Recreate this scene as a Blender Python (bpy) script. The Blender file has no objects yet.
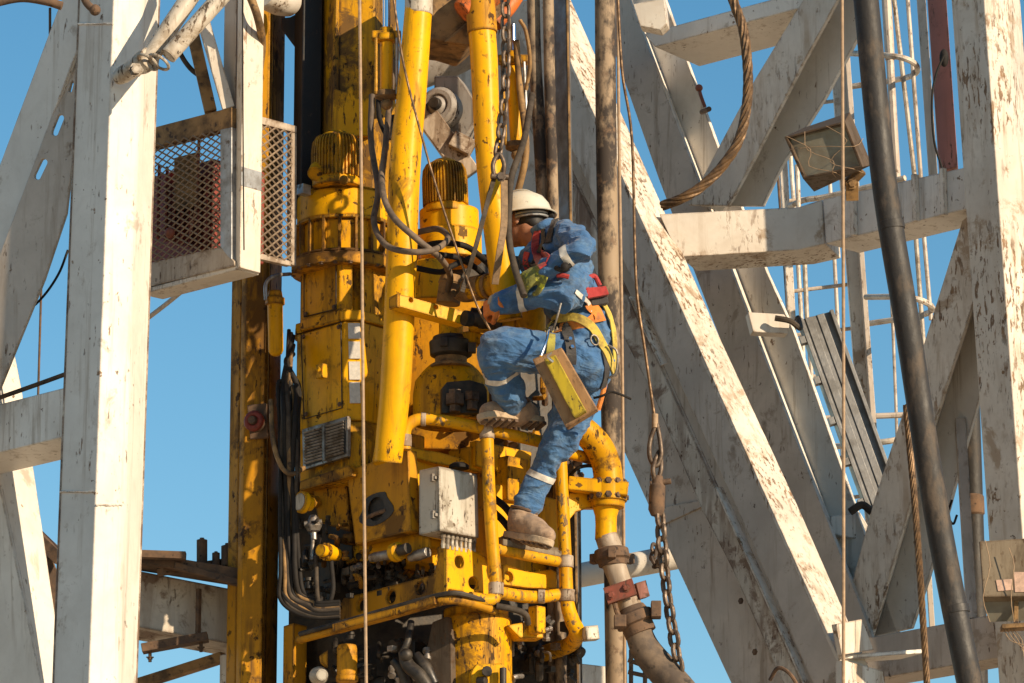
import bpy, bmesh, math, random
from mathutils import Vector, Matrix, noise
random.seed(7)
V = Vector
rad = math.radians
PITCH = rad(14.0)
CAM = V((0, 0, 1.65))
FPX = 4535.0
FW = V((0, math.cos(PITCH), math.sin(PITCH)))
UP = V((0, -math.sin(PITCH), math.cos(PITCH)))
RT = V((1, 0, 0))
ZZ = V((0, 0, 1))
scene = bpy.context.scene
COL = scene.collection


def ray(px, py):
    return FW + RT * ((px - 512) / FPX) + UP * ((341.5 - py) / FPX)


def P(px, py, Y):
    d = ray(px, py)
    return CAM + d * (Y / d.y)


def S(px, Y=20.0):
    return px / 220.0 * Y / 20.0


def az(a):
    return V((math.sin(rad(a)), -math.cos(rad(a)), 0))


def plane(px, py, Y, a, tilt=0.0):
    n = az(a) * math.cos(rad(tilt)) + ZZ * math.sin(rad(tilt))
    return (P(px, py, Y), n)


def plane3(p0, p1, d):
    n = (p1 - p0).cross(d).normalized()
    if n.dot(p0 - CAM) > 0:
        n = -n
    return (p0, n)


def on(px, py, pl):
    d = ray(px, py)
    return CAM + d * ((pl[0] - CAM).dot(pl[1]) / d.dot(pl[1]))


LA = V((-math.sqrt(.5), math.sqrt(.5), 0))   # along a left face, away
RA = V((math.sqrt(.5), math.sqrt(.5), 0))    # along a right face, away


def catmull(pts, res, closed=False):
    n = len(pts)
    if n < 3 and not closed:
        return list(pts)
    out = []
    segs = n if closed else n - 1
    for i in range(segs):
        p1, p2 = pts[i], pts[(i + 1) % n]
        if closed:
            p0, p3 = pts[(i - 1) % n], pts[(i + 2) % n]
        else:
            p0 = pts[i - 1] if i else p1 * 2 - p2
            p3 = pts[i + 2] if i + 2 < n else p2 * 2 - p1
        for k in range(res):
            t = k / res
            out.append(0.5 * ((2 * p1) + (p2 - p0) * t + (2 * p0 - 5 * p1 + 4 * p2 - p3) * t * t
                              + (3 * p1 - p0 - 3 * p2 + p3) * t ** 3))
    if not closed:
        out.append(pts[-1])
    return out


def perp(d):
    d = d.normalized()
    a = ZZ if abs(d.z) < 0.9 else RT
    u = d.cross(a).normalized()
    return u, d.cross(u).normalized()


class MB:
    def __init__(s):
        s.bm = bmesh.new()
        s.mi = 0

    def f(s, vs):
        try:
            q = s.bm.faces.new(vs)
            q.material_index = s.mi
            return q
        except ValueError:
            return None

    def extr(s, pts, vec, holes=()):
        bm = s.bm
        loops = [list(pts)] + [list(h) for h in holes]
        fr, bk = [], []
        for lp in loops:
            a = [bm.verts.new(p) for p in lp]
            b = [bm.verts.new(p + vec) for p in lp]
            fr.append(a); bk.append(b)
            n = len(a)
            for i in range(n):
                s.f([a[i], a[(i + 1) % n], b[(i + 1) % n], b[i]])
        if not holes:
            s.f(fr[0]); s.f(bk[0][::-1])
        else:
            for side in (fr, bk):
                eds = []
                for lp in side:
                    for i in range(len(lp)):
                        e = bm.edges.get((lp[i], lp[(i + 1) % len(lp)]))
                        eds.append(e)
                r = bmesh.ops.triangle_fill(bm, use_beauty=True, use_dissolve=False, edges=eds)
                for g in r['geom']:
                    if isinstance(g, bmesh.types.BMFace):
                        g.material_index = s.mi
        return s

    def plate(s, poly, pl, th, holes=(), vec=None):
        """pixel outline on a plane, given a thickness away from the eye"""
        n = pl[1]
        if n.dot(pl[0] - CAM) > 0:
            n = -n
        pts = [on(x, y, pl) for x, y in poly]
        hs = []
        for h in holes:
            if len(h) == 3 and not isinstance(h[0], tuple):
                c = on(h[0], h[1], pl)
                u = n.cross(ZZ).normalized(); w = n.cross(u).normalized()
                r = S(h[2], c.y)
                hs.append([c + u * r * math.cos(k * math.pi / 8) + w * r * math.sin(k * math.pi / 8) for k in range(16)])
            else:
                hs.append([on(x, y, pl) for x, y in h])
        return s.extr(pts, (-n * th) if vec is None else vec, hs)

    def box(s, c, ax, ay, az_):
        vs = [s.bm.verts.new(c + ax * i + ay * j + az_ * k) for i in (-1, 1) for j in (-1, 1) for k in (-1, 1)]
        for q in ((0, 1, 3, 2), (4, 6, 7, 5), (0, 4, 5, 1), (2, 3, 7, 6), (0, 2, 6, 4), (1, 5, 7, 3)):
            s.f([vs[i] for i in q])
        return s

    def beam(s, p0, p1, side, w, d):
        """square bar p0-p1; w across along side, d across the third way"""
        a = (p1 - p0)
        sd = (side - a.normalized() * side.dot(a.normalized())).normalized()
        t = a.normalized().cross(sd)
        return s.box((p0 + p1) / 2, a / 2, sd * w / 2, t * d / 2)

    def ibeam(s, p0, p1, side, w, d, t=.02):
        """H section: two flanges w wide (along side), web d deep"""
        a = (p1 - p0).normalized()
        sd = (side - a * side.dot(a)).normalized()
        th = a.cross(sd)
        for k in (-1, 1):
            s.beam(p0 + th * k * (d - t) / 2, p1 + th * k * (d - t) / 2, sd, w, t)
        s.beam(p0, p1, sd, t, d - 2 * t - .002)
        return s

    def tube(s, pts, r, n=10, res=6, closed=False, caps=True):
        m0 = len(pts)
        path = catmull(pts, res, closed) if res > 1 else list(pts)
        m = len(path)
        if isinstance(r, (int, float)):
            rs = [r] * m
        else:
            rs = []
            for i in range(m):
                t = i / max(1, m - 1) * (m0 - 1)
                k = min(int(t), m0 - 2)
                rs.append(r[k] + (r[k + 1] - r[k]) * (t - k))
        rings = []
        u = None
        for i in range(m):
            a = path[(i - 1) % m] if (closed or i) else path[0]
            b = path[(i + 1) % m] if (closed or i < m - 1) else path[-1]
            d = (b - a)
            if d.length < 1e-9:
                d = V((0, 0, 1))
            d.normalize()
            if u is None:
                u, w = perp(d)
            else:
                u = (u - d * u.dot(d))
                if u.length < 1e-6:
                    u, w = perp(d)
                u.normalize()
                w = d.cross(u)
            rings.append([s.bm.verts.new(path[i] + (u * math.cos(2 * math.pi * k / n) + w * math.sin(2 * math.pi * k / n)) * rs[i]) for k in range(n)])
        for i in range(m if closed else m - 1):
            A, B = rings[i], rings[(i + 1) % m]
            for k in range(n):
                s.f([A[k], A[(k + 1) % n], B[(k + 1) % n], B[k]])
        if not closed and caps:
            s.f(rings[0][::-1]); s.f(rings[-1])
        return s

    def ptube(s, pts, rpx, n=10, res=6):
        """points given as (px, py, depth); radius in pixels"""
        q = [P(*p) for p in pts]
        if isinstance(rpx, (int, float)):
            r = S(rpx, pts[0][2])
        else:
            r = [S(a, p[2]) for a, p in zip(rpx, pts)]
        return s.tube(q, r, n, res)

    def lathe(s, p0, p1, prof, n=24, ax=None):
        d = p1 - p0
        u, w = perp(d)
        rings = []
        for t, r in prof:
            rings.append([s.bm.verts.new(p0 + d * t + (u * math.cos(2 * math.pi * k / n) + w * math.sin(2 * math.pi * k / n)) * max(r, 1e-4)) for k in range(n)])
        for i in range(len(rings) - 1):
            A, B = rings[i], rings[i + 1]
            for k in range(n):
                s.f([A[k], A[(k + 1) % n], B[(k + 1) % n], B[k]])
        s.f(rings[0][::-1]); s.f(rings[-1])
        return s

    def cyl(s, p0, p1, r0, r1=None, n=18):
        return s.lathe(p0, p1, [(0, r0), (1, r0 if r1 is None else r1)], n)

    def ball(s, c, rx, ry=None, rz=None, rot=None, n=16):
        ry = rx if ry is None else ry
        rz = rx if rz is None else rz
        m = Matrix.Translation(c) @ (rot.to_4x4() if rot else Matrix.Identity(4)) @ Matrix.Diagonal((rx, ry, rz, 1))
        r = bmesh.ops.create_uvsphere(s.bm, u_segments=n, v_segments=max(6, n // 2 + 2), radius=1, matrix=m)
        for v in r['verts']:
            for q in v.link_faces:
                q.material_index = s.mi
        return s

    def vprism(s, edges, z0, z1, lean=V((0, 0, 0)), ymid=341.5):
        """upright prism: plan corners as (px, depth), z range, lean = shift per metre of height"""
        pl = []
        for x, Y in edges:
            p = P(x, ymid, Y)
            pl.append(p)
        zm = (P(edges[0][0], ymid, edges[0][1])).z
        a = [V((p.x, p.y, z0)) + lean * (z0 - zm) for p in pl]
        b = [V((p.x, p.y, z1)) + lean * (z1 - zm) for p in pl]
        va = [s.bm.verts.new(p) for p in a]
        vb = [s.bm.verts.new(p) for p in b]
        n = len(va)
        for i in range(n):
            s.f([va[i], va[(i + 1) % n], vb[(i + 1) % n], vb[i]])
        s.f(va[::-1]); s.f(vb)
        return s

    def cbox(s, x, y0, y1, wl, wr, Y, ang=45.0):
        """upright box seen on its near corner at pixel x; wl/wr = pixel widths of left and right faces"""
        t = P(x, y0, Y); b = P(x, y1, Y)
        la = V((-math.cos(rad(ang)), math.sin(rad(ang)), 0)) * (S(wl, Y) / math.cos(rad(ang)))
        ra = V((math.sin(rad(ang)), math.cos(rad(ang)), 0)) * (S(wr, Y) / math.sin(rad(ang)))
        pts = [V((b.x, b.y, b.z)), V((b.x, b.y, b.z)) + la, V((b.x, b.y, b.z)) + la + ra, V((b.x, b.y, b.z)) + ra]
        return s.extr(pts, V((0, 0, t.z - b.z)))

    def bolt(s, c, n, r, h=None, hexn=6):
        h = r * .8 if h is None else h
        n = n.normalized()
        s.lathe(c, c + n * h, [(0, r * 1.45), (.25, r * 1.45), (.25, r), (1, r * .95)], hexn if hexn > 6 else 6)
        return s

    def chain(s, pts, link, r, res=8):
        """chain of stadium links along a path (points, link pitch, wire radius)"""
        path = catmull(pts, 12)
        L = [0]
        for i in range(1, len(path)):
            L.append(L[-1] + (path[i] - path[i - 1]).length)
        def at(d):
            d = max(0, min(d, L[-1]))
            for i in range(1, len(L)):
                if L[i] >= d:
                    t = (d - L[i - 1]) / max(1e-9, L[i] - L[i - 1])
                    return path[i - 1].lerp(path[i], t)
            return path[-1]
        k = 0
        d = 0
        while d < L[-1]:
            a, b = at(d), at(d + link)
            ax = (b - a)
            if ax.length < 1e-5:
                break
            ax.normalize()
            u = RT.cross(ax).normalized() if abs(ax.x) < .9 else ZZ
            w = ax.cross(u)
            m = Matrix.Rotation(rad(45 + 90 * (k % 2) + random.uniform(-9, 9)), 3, ax)
            u = m @ u
            c = (a + b) / 2
            hl, hw = link * .56, link * .36
            q = []
            for i in range(14):
                t = 2 * math.pi * i / 14
                cx, sy = math.cos(t), math.sin(t)
                q.append(c + ax * ((hl - hw) * (1 if cx > 0 else -1) * min(1, abs(cx) * 3) + hw * cx) + u * hw * sy)
            s.tube(q, r, 7, 1, closed=True)
            d += link
            k += 1
        return s

    def rope(s, pts, r, lay=None, strands=6, res=26, n=6):
        """twisted wire rope"""
        path = catmull(pts, res)
        lay = lay or r * 14
        L = [0]
        for i in range(1, len(path)):
            L.append(L[-1] + (path[i] - path[i - 1]).length)
        fr = []
        u = None
        for i in range(len(path)):
            d = (path[min(i + 1, len(path) - 1)] - path[max(i - 1, 0)]).normalized()
            if u is None:
                u, w = perp(d)
            else:
                u = (u - d * u.dot(d)).normalized()
            fr.append((u.copy(), d.cross(u)))
        for k in range(strands):
            q = []
            for i, p in enumerate(path):
                a = 2 * math.pi * (L[i] / lay + k / strands)
                q.append(p + (fr[i][0] * math.cos(a) + fr[i][1] * math.sin(a)) * r * .62)
            s.tube(q, r * .40, n, 1)
        return s

    def net(s, pl, corners, nu, nv, r):
        """expanded metal: diamonds between four pixel corners tl,tr,br,bl on a plane"""
        tl, tr, br, bl = [on(x, y, pl) for x, y in corners]
        def q(u, v):
            return tl.lerp(tr, u).lerp(bl.lerp(br, u), v)
        for k in range(-nv, nu + 1):
            for sg in (0, 1):
                a0, b0 = max(0, -k), min(nv, nu - k)
                if a0 >= b0:
                    continue
                v0, v1 = a0 / nv, b0 / nv
                u0, u1 = (k + a0) / nu, (k + b0) / nu
                if sg:
                    u0, u1 = 1 - u0, 1 - u1
                s.tube([q(u0, v0), q(u1, v1)], r, 4, 1)
        return s


WORLD = {}


def mesh_of(mb, name, mats, off, sharp=38):
    bm = mb.bm
    bmesh.ops.recalc_face_normals(bm, faces=bm.faces[:])
    bmesh.ops.translate(bm, verts=bm.verts[:], vec=-off)
    me = bpy.data.meshes.new(name)
    bm.to_mesh(me)
    bm.free()
    for m in (mats if isinstance(mats, (list, tuple)) else [mats]):
        me.materials.append(m)
    me.polygons.foreach_set('use_smooth', [True] * len(me.polygons))
    me.set_sharp_from_angle(angle=rad(sharp))
    return me


def bev(o, w, seg=2):
    if w:
        m = o.modifiers.new('bevel', 'BEVEL')
        m.width = w
        m.segments = seg
        m.limit_method = 'ANGLE'
        m.angle_limit = rad(40)
        m.harden_normals = True
    return o


def thing(name, label, cat, loc, group=None):
    o = bpy.data.objects.new(name, None)
    COL.objects.link(o)
    o.empty_display_size = .1
    o.location = loc
    o['label'] = label
    o['category'] = cat
    if group:
        o['group'] = group
    WORLD[o.name] = V(loc)
    return o


def part(mb, name, mats, parent, bevel=.004, seg=2, label=None, sharp=38):
    off = WORLD[parent.name]
    o = bpy.data.objects.new(name, mesh_of(mb, name, mats, off, sharp))
    COL.objects.link(o)
    o.parent = parent
    WORLD[o.name] = off
    if label:
        o['label'] = label
    return bev(o, bevel, seg)


def solo(mb, name, mats, label, cat, group=None, bevel=.004, kind=None, sharp=38):
    bm = mb.bm
    xs = [v.co for v in bm.verts]
    lo = V((min(v.x for v in xs), min(v.y for v in xs), min(v.z for v in xs)))
    hi = V((max(v.x for v in xs), max(v.y for v in xs), max(v.z for v in xs)))
    off = V(((lo.x + hi.x) / 2, (lo.y + hi.y) / 2, lo.z))
    o = bpy.data.objects.new(name, mesh_of(mb, name, mats, off, sharp))
    COL.objects.link(o)
    o.location = off
    WORLD[o.name] = off
    if kind:
        o['kind'] = kind
    else:
        o['label'] = label
        o['category'] = cat
    if group:
        o['group'] = group
    return bev(o, bevel)


# ------------------------------------------------------------------ materials
def rgb(r, g, b):
    return (r, g, b, 1)


class NT:
    def __init__(s, name):
        s.m = bpy.data.materials.new(name)
        s.m.use_nodes = True
        s.t = s.m.node_tree
        s.t.nodes.clear()
        s.out = s.n('ShaderNodeOutputMaterial')
        s.b = s.n('ShaderNodeBsdfPrincipled')
        s.t.links.new(s.b.outputs[0], s.out.inputs[0])
        s.tc = s.n('ShaderNodeTexCoord')

    def n(s, k, **kw):
        q = s.t.nodes.new(k)
        for a, v in kw.items():
            setattr(q, a, v)
        return q

    def l(s, a, b):
        s.t.links.new(a, b)

    def noise(s, scale, detail=5, rough=.55, vec=None, stretch=None, dist=0):
        q = s.n('ShaderNodeTexNoise')
        q.inputs['Scale'].default_value = scale
        q.inputs['Detail'].default_value = detail
        q.inputs['Roughness'].default_value = rough
        q.inputs['Distortion'].default_value = dist
        src = s.tc.outputs['Object'] if vec is None else vec
        if stretch:
            mp = s.n('ShaderNodeMapping')
            mp.inputs['Scale'].default_value = stretch
            s.l(src, mp.inputs[0])
            src = mp.outputs[0]
        s.l(src, q.inputs['Vector'])
        return q.outputs[0]

    def ramp(s, v, a, b, lo=0, hi=1):
        q = s.n('ShaderNodeMapRange')
        q.clamp = True
        q.inputs[1].default_value = a
        q.inputs[2].default_value = b
        q.inputs[3].default_value = lo
        q.inputs[4].default_value = hi
        s.l(v, q.inputs[0])
        return q.outputs[0]

    def math(s, op, a, b=None, clamp=False):
        q = s.n('ShaderNodeMath', operation=op)
        q.use_clamp = clamp
        for i, x in enumerate((a, b)):
            if x is None:
                continue
            if isinstance(x, (int, float)):
                q.inputs[i].default_value = x
            else:
                s.l(x, q.inputs[i])
        return q.outputs[0]

    def mix(s, fac, a, b, typ='MIX'):
        q = s.n('ShaderNodeMix', data_type='RGBA', blend_type=typ)
        for sock, x in ((q.inputs[0], fac), (q.inputs[6], a), (q.inputs[7], b)):
            if isinstance(x, (int, float)):
                sock.default_value = x
            elif isinstance(x, tuple):
                sock.default_value = x
            else:
                s.l(x, sock)
        return q.outputs[2]

    def edge(s, r):
        bv = s.n('ShaderNodeBevel', samples=4)
        bv.inputs[0].default_value = r
        ge = s.n('ShaderNodeNewGeometry')
        d = s.n('ShaderNodeVectorMath', operation='DOT_PRODUCT')
        s.l(bv.outputs[0], d.inputs[0])
        s.l(ge.outputs['Normal'], d.inputs[1])
        return s.math('SUBTRACT', 1.0, d.outputs['Value'])

    def bump(s, h, strength=.3, dist=.01):
        b = s.n('ShaderNodeBump')
        b.inputs['Strength'].default_value = strength
        b.inputs['Distance'].default_value = dist
        s.l(h, b.inputs['Height'])
        s.l(b.outputs[0], s.b.inputs['Normal'])

    def set(s, **kw):
        for k, v in kw.items():
            sock = s.b.inputs[k.replace('_', ' ')]
            if isinstance(v, (int, float, tuple)):
                sock.default_value = v
            else:
                s.l(v, sock)
        return s.m


def painted(name, base, grime=(.10, .07, .045), rust=(.16, .075, .03), g=.45, chip=.35, edge=.6, rough=.5,
            streak=(9, 9, .9), var=.12, er=.02, metal=0.0, gs=1.0, pale=None, fleck=.5, spec=.35):
    """painted steel: tonal drift, run-down streaks, blotches, flaked spots and worn edges"""
    t = NT(name)
    big = t.noise(1.7, 5, .6)
    tone = t.ramp(big, .34, .66, 1 - var, 1 + var * .6)
    c = t.mix(1.0, rgb(*base), t.mix(1.0, rgb(1, 1, 1), tone, 'MULTIPLY'), 'MULTIPLY')
    if pale:
        c = t.mix(t.ramp(t.noise(6, 6, .65), .52, .72, 0, .75), c, rgb(*pale))
    # thin film of dirt, soft
    c = t.mix(t.ramp(t.noise(5.5 * gs, 8, .72, dist=.5), .44, .68, 0, .30 + g * .35), c, rgb(*[x * .45 + y * .55 for x, y in zip(base, grime)]))
    st = t.noise(1.5, 8, .68, stretch=streak, dist=.3)
    bl = t.noise(4.2 * gs, 9, .7, dist=.4)
    gf = t.math('MULTIPLY', t.ramp(st, .585 - g * .15, .70 - g * .13), t.ramp(big, .38, .60, .15, 1))
    gf2 = t.ramp(bl, .625 - g * .15, .69 - g * .14, 0, .9)
    gr = t.math('MAXIMUM', gf, gf2, True)
    c = t.mix(t.math('MULTIPLY', gr, min(.92, .6 + g * .4)), c, rgb(*grime))
    ch1 = t.ramp(t.noise(26 * gs, 4, .6), .68 - chip * .14, .71 - chip * .14)
    ch2 = t.ramp(t.noise(2.6, 4, .6), .46, .56)
    ch3 = t.ramp(t.noise(9 * gs, 7, .75, stretch=(1, 1, .45)), .71 - chip * .17, .73 - chip * .17)
    ch = t.math('MAXIMUM', t.math('MULTIPLY', ch1, ch2), ch3)
    fl = t.math('MULTIPLY', t.ramp(t.noise(1.0, 5, .62, stretch=(46, 46, 12)), .66 - fleck * .13, .70 - fleck * .13), t.ramp(t.noise(2.2, 5, .65), .45, .56))
    ch = t.math('MAXIMUM', ch, fl)
    if edge > 0:
        ee = t.math('MULTIPLY', t.ramp(t.edge(er), .012, .08), t.ramp(t.noise(13, 5, .7), .58 - edge * .3, .66 - edge * .2))
        ch = t.math('MAXIMUM', ch, ee, True)
    rc = t.mix(t.ramp(t.noise(17, 4), .35, .65), rgb(*rust), rgb(rust[0] * .35, rust[1] * .35, rust[2] * .4))
    c = t.mix(t.math('MULTIPLY', ch, .92), c, rc)
    r = t.math('ADD', t.math('MULTIPLY', gr, .25), rough, True)
    t.bump(t.math('ADD', t.math('MULTIPLY', ch, -.5), t.math('MULTIPLY', t.noise(55, 4), .25)), .4, .004)
    return t.set(Base_Color=c, Roughness=t.math('MAXIMUM', r, t.math('MULTIPLY', ch, .8)), Metallic=metal, Specular_IOR_Level=spec)


def metal(name, base, dark, rough=.45, metallic=.7, scale=14, lo=.42, hi=.62, spot=None, streak=None, bump=.3):
    t = NT(name)
    n1 = t.noise(scale, 7, .65, stretch=streak)
    c = t.mix(t.ramp(n1, lo, hi), rgb(*base), rgb(*dark))
    if spot:
        c = t.mix(t.ramp(t.noise(scale * 2.3, 5, .65), .58, .66), c, rgb(*spot))
    t.bump(t.noise(scale * 5, 4), bump, .004)
    return t.set(Base_Color=c, Roughness=t.ramp(n1, .3, .7, rough - .1, min(1, rough + .25)), Metallic=metallic)


def plain(name, base, rough=.6, var=.15, scale=18, metallic=0.0, bump=.2, spec=.5):
    t = NT(name)
    n1 = t.noise(scale, 5, .6)
    c = t.mix(t.ramp(n1, .3, .7), rgb(*[x * (1 - var) for x in base]), rgb(*[min(1, x * (1 + var)) for x in base]))
    t.bump(t.noise(scale * 4, 3), bump, .004)
    return t.set(Base_Color=c, Roughness=rough, Metallic=metallic, Specular_IOR_Level=spec)


M = {}
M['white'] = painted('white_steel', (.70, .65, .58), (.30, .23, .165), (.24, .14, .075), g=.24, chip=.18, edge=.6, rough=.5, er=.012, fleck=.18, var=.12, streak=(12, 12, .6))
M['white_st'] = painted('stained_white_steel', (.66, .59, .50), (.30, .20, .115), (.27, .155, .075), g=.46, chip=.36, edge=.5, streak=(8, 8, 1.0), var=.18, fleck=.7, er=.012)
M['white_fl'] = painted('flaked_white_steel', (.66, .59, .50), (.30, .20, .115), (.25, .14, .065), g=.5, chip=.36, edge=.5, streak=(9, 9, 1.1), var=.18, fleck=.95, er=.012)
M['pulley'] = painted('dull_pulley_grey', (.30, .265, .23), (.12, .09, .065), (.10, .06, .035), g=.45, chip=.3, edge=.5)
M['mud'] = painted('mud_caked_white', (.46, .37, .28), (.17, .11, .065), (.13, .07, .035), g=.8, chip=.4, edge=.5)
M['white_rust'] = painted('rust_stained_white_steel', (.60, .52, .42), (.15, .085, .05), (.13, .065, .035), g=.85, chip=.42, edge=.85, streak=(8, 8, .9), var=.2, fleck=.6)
M['grey_st'] = painted('aged_shade_grey_steel', (.53, .45, .375), (.24, .18, .13), (.17, .11, .07), g=.44, chip=.20, edge=.25, var=.22, fleck=.32, er=.012)  # darker copy of the white steel; shaded plates carry their shade in it
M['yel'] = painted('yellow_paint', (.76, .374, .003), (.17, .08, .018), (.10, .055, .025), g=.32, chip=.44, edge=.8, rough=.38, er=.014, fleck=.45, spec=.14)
M['yel_w'] = painted('worn_rail_yellow', (.70, .335, .003), (.11, .055, .02), (.16, .12, .085), g=.40, chip=.62, edge=.8, rough=.42, fleck=.6, spec=.14, gs=1.3)
M['yel_g'] = painted('grimy_yellow_paint', (.69, .328, .003), (.09, .046, .017), (.065, .040, .024), g=.56, chip=.55, edge=.85, rough=.42, fleck=.6, spec=.14)
M['yel_o'] = painted('oily_yellow_paint', (.62, .295, .004), (.060, .036, .024), (.04, .025, .017), g=.95, chip=.5, edge=.8, rough=.42, fleck=.7, spec=.14)
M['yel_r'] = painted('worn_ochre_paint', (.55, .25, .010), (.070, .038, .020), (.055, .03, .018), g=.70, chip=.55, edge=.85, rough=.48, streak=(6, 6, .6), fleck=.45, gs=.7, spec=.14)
M['black'] = painted('black_paint', (.010, .010, .011), (.03, .024, .018), (.07, .04, .025), g=.3, chip=.3, edge=.5, rough=.6)
M['dark'] = metal('oily_dark_steel', (.022, .019, .017), (.07, .055, .04), .45, .35, 11)
M['steel'] = metal('worn_steel', (.34, .31, .28), (.15, .12, .09), .42, .7, 16, spot=(.10, .06, .035))
M['galv'] = metal('galvanised_steel', (.40, .40, .40), (.22, .21, .20), .45, .6, 9, spot=(.14, .10, .07))
M['chrome'] = plain('chrome_rod', (.75, .78, .82), .12, .03, metallic=1.0, bump=.02)
M['rusty'] = metal('rusted_steel', (.085, .052, .033), (.18, .105, .06), .8, .1, 13, spot=(.04, .026, .018))
M['pipe'] = metal('scaled_pipe', (.30, .215, .135), (.045, .033, .026), .75, .05, 6, .45, .53, spot=(.16, .10, .06), streak=(1, 1, .5))
M['hosebrown'] = metal('muddy_hose', (.085, .06, .042), (.17, .12, .08), .7, .0, 8, .45, .60, spot=(.04, .03, .022))
M['pipe_b'] = metal('black_pipe', (.026, .022, .019), (.095, .07, .05), .55, .1, 9, .53, .66, spot=(.04, .03, .022), streak=(1, 1, .4), bump=.6)
M['pale_pipe'] = painted('pale_pipe_paint', (.48, .42, .34), (.22, .16, .10), (.13, .075, .035), g=.45, chip=.4, edge=.5, fleck=.7)
M['rubber'] = plain('black_rubber', (.018, .015, .013), .72, .4, 25, spec=.22)
M['rubber_d'] = plain('dusty_rubber', (.060, .046, .034), .75, .45, 22, spec=.2)
M['ropes'] = metal('greased_wire_rope', (.17, .095, .04), (.07, .04, .02), .5, .35, 30)
M['cord'] = plain('tan_line', (.33, .22, .13), .7, .25, 40)
M['chain'] = metal('chain_steel', (.15, .11, .08), (.07, .045, .03), .5, .55, 22)
M['maroon'] = painted('maroon_paint', (.26, .042, .028), (.05, .02, .014), (.09, .04, .02), g=.5, chip=.4, edge=.6)
M['red'] = painted('red_paint', (.24, .062, .036), (.09, .04, .025), (.12, .06, .035), g=.6, chip=.55, edge=.8)
M['orange'] = painted('orange_paint', (.62, .14, .02), (.11, .05, .02), (.10, .05, .03), g=.5, chip=.45, edge=.6)
M['ochre'] = metal('muddy_ochre_steel', (.30, .17, .06), (.10, .06, .03), .7, .1, 9, spot=(.05, .03, .02))
M['lampbox_b'] = painted('weathered_lamp_box', (.23, .18, .12), (.08, .055, .035), (.12, .065, .03), g=.6, chip=.4, edge=.7, rough=.7)
M['lampbox'] = painted('dirty_lamp_box', (.105, .075, .05), (.06, .04, .025), (.12, .065, .03), g=.6, chip=.4, edge=.7, rough=.7)
M['boxgrey'] = painted('unpainted_box_steel', (.50, .45, .37), (.15, .115, .075), (.14, .09, .05), g=.55, chip=.4, edge=.7, rough=.5, metal=.15)
M['tape'] = plain('reflective_tape', (.56, .52, .46), .35, .15, 60)
M['galvtray'] = metal('ribbed_tray_steel', (.215, .21, .205), (.13, .125, .12), .42, .6, 7)
def glass(name, base, rough=.2):
    t = NT(name)
    c = t.mix(t.ramp(t.noise(9, 5, .6), .35, .7), rgb(*base), rgb(.16, .13, .09))
    return t.set(Base_Color=c, Roughness=rough, IOR=1.5)
M['lampglass'] = glass('dusty_lamp_glass', (.24, .23, .185), .14)
M['sticker'] = plain('cream_red_sticker', (.55, .36, .26), .5, .3, 30)
M['maroonpale'] = painted('dusty_maroon_paint', (.30, .115, .09), (.13, .06, .045), (.10, .05, .03), g=.35, chip=.2, edge=.4)
M['slingbrown'] = plain('brown_webbing', (.22, .14, .075), .8, .3, 45)
def cloth(name, base, dirt, rough=.85, scale=8, lo=.5, hi=.68, weave=420, pale=None, folds=.15):
    t = NT(name)
    n1 = t.noise(scale, 7, .65)
    c = t.mix(t.ramp(t.noise(3, 4), .3, .7), rgb(*[x * .85 for x in base]), rgb(*[min(1, x * 1.12) for x in base]))
    if pale:
        c = t.mix(t.ramp(t.noise(9, 6, .7), .50, .72, 0, .8), c, rgb(*pale))
    c = t.mix(t.ramp(n1, lo, hi, 0, .75), c, rgb(*dirt))
    rd = t.math('ABSOLUTE', t.math('SUBTRACT', t.noise(1.0, 3, .5, stretch=(6, 6, 13), dist=.9), .5))
    rd2 = t.math('ABSOLUTE', t.math('SUBTRACT', t.noise(1.0, 2, .5, stretch=(13, 13, 19), dist=.6), .5))
    fold = t.math('ADD', t.ramp(rd, 0, .10, 1, 0), t.ramp(rd2, 0, .09, .4, 0))
    t.bump(t.math('ADD', t.math('ADD', t.noise(16, 3, .5, dist=.4), t.math('MULTIPLY', fold, folds)), t.math('MULTIPLY', t.noise(weave, 2), .15)), .6, .014)
    t.b.inputs['Sheen Weight'].default_value = .15
    return t.set(Base_Color=c, Roughness=rough)
M['denim'] = cloth('blue_coverall', (.042, .125, .275), (.03, .04, .058), .85, 6, .49, .66, pale=(.15, .24, .34), folds=.42)
M['skin'] = plain('tanned_skin', (.34, .155, .085), .55, .18, 30, bump=.1)
M['eyewhite'] = plain('eye_white', (.7, .68, .63), .3, .02)
M['hair'] = plain('dark_hair', (.012, .009, .008), .6, .4, 60)
M['hat'] = painted('cream_hat_shell', (.62, .57, .46), (.26, .20, .14), (.20, .15, .10), g=.12, chip=.0, edge=0, rough=.4, fleck=.0)
M['suede'] = cloth('tan_suede', (.33, .22, .14), (.09, .055, .04), .9, 14, .48, .66)
M['sole'] = cloth('pale_boot_sole', (.42, .31, .20), (.14, .09, .06), .85, 16, .5, .66)
M['leather'] = cloth('dark_leather', (.10, .055, .03), (.04, .025, .018), .6, 14)
M['glove_y'] = cloth('yellow_black_glove', (.55, .52, .02), (.03, .03, .025), .7, 16, .44, .50)
M['glove_o'] = cloth('orange_glove', (.62, .17, .02), (.12, .05, .02), .7, 20, .55, .68)
M['cuff'] = cloth('pale_cuff', (.42, .36, .26), (.2, .15, .1), .8, 20)
M['strap_r'] = cloth('red_webbing', (.36, .022, .02), (.05, .012, .012), .75, 20)
M['strap_k'] = cloth('black_webbing', (.028, .024, .024), (.06, .05, .04), .75, 20)
M['strap_y'] = cloth('yellow_webbing', (.56, .41, .06), (.20, .12, .04), .8, 16, .46, .64)
M['strap_yd'] = cloth('dirty_yellow_webbing', (.42, .36, .05), (.14, .10, .03), .8, 16, .46, .64)
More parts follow.
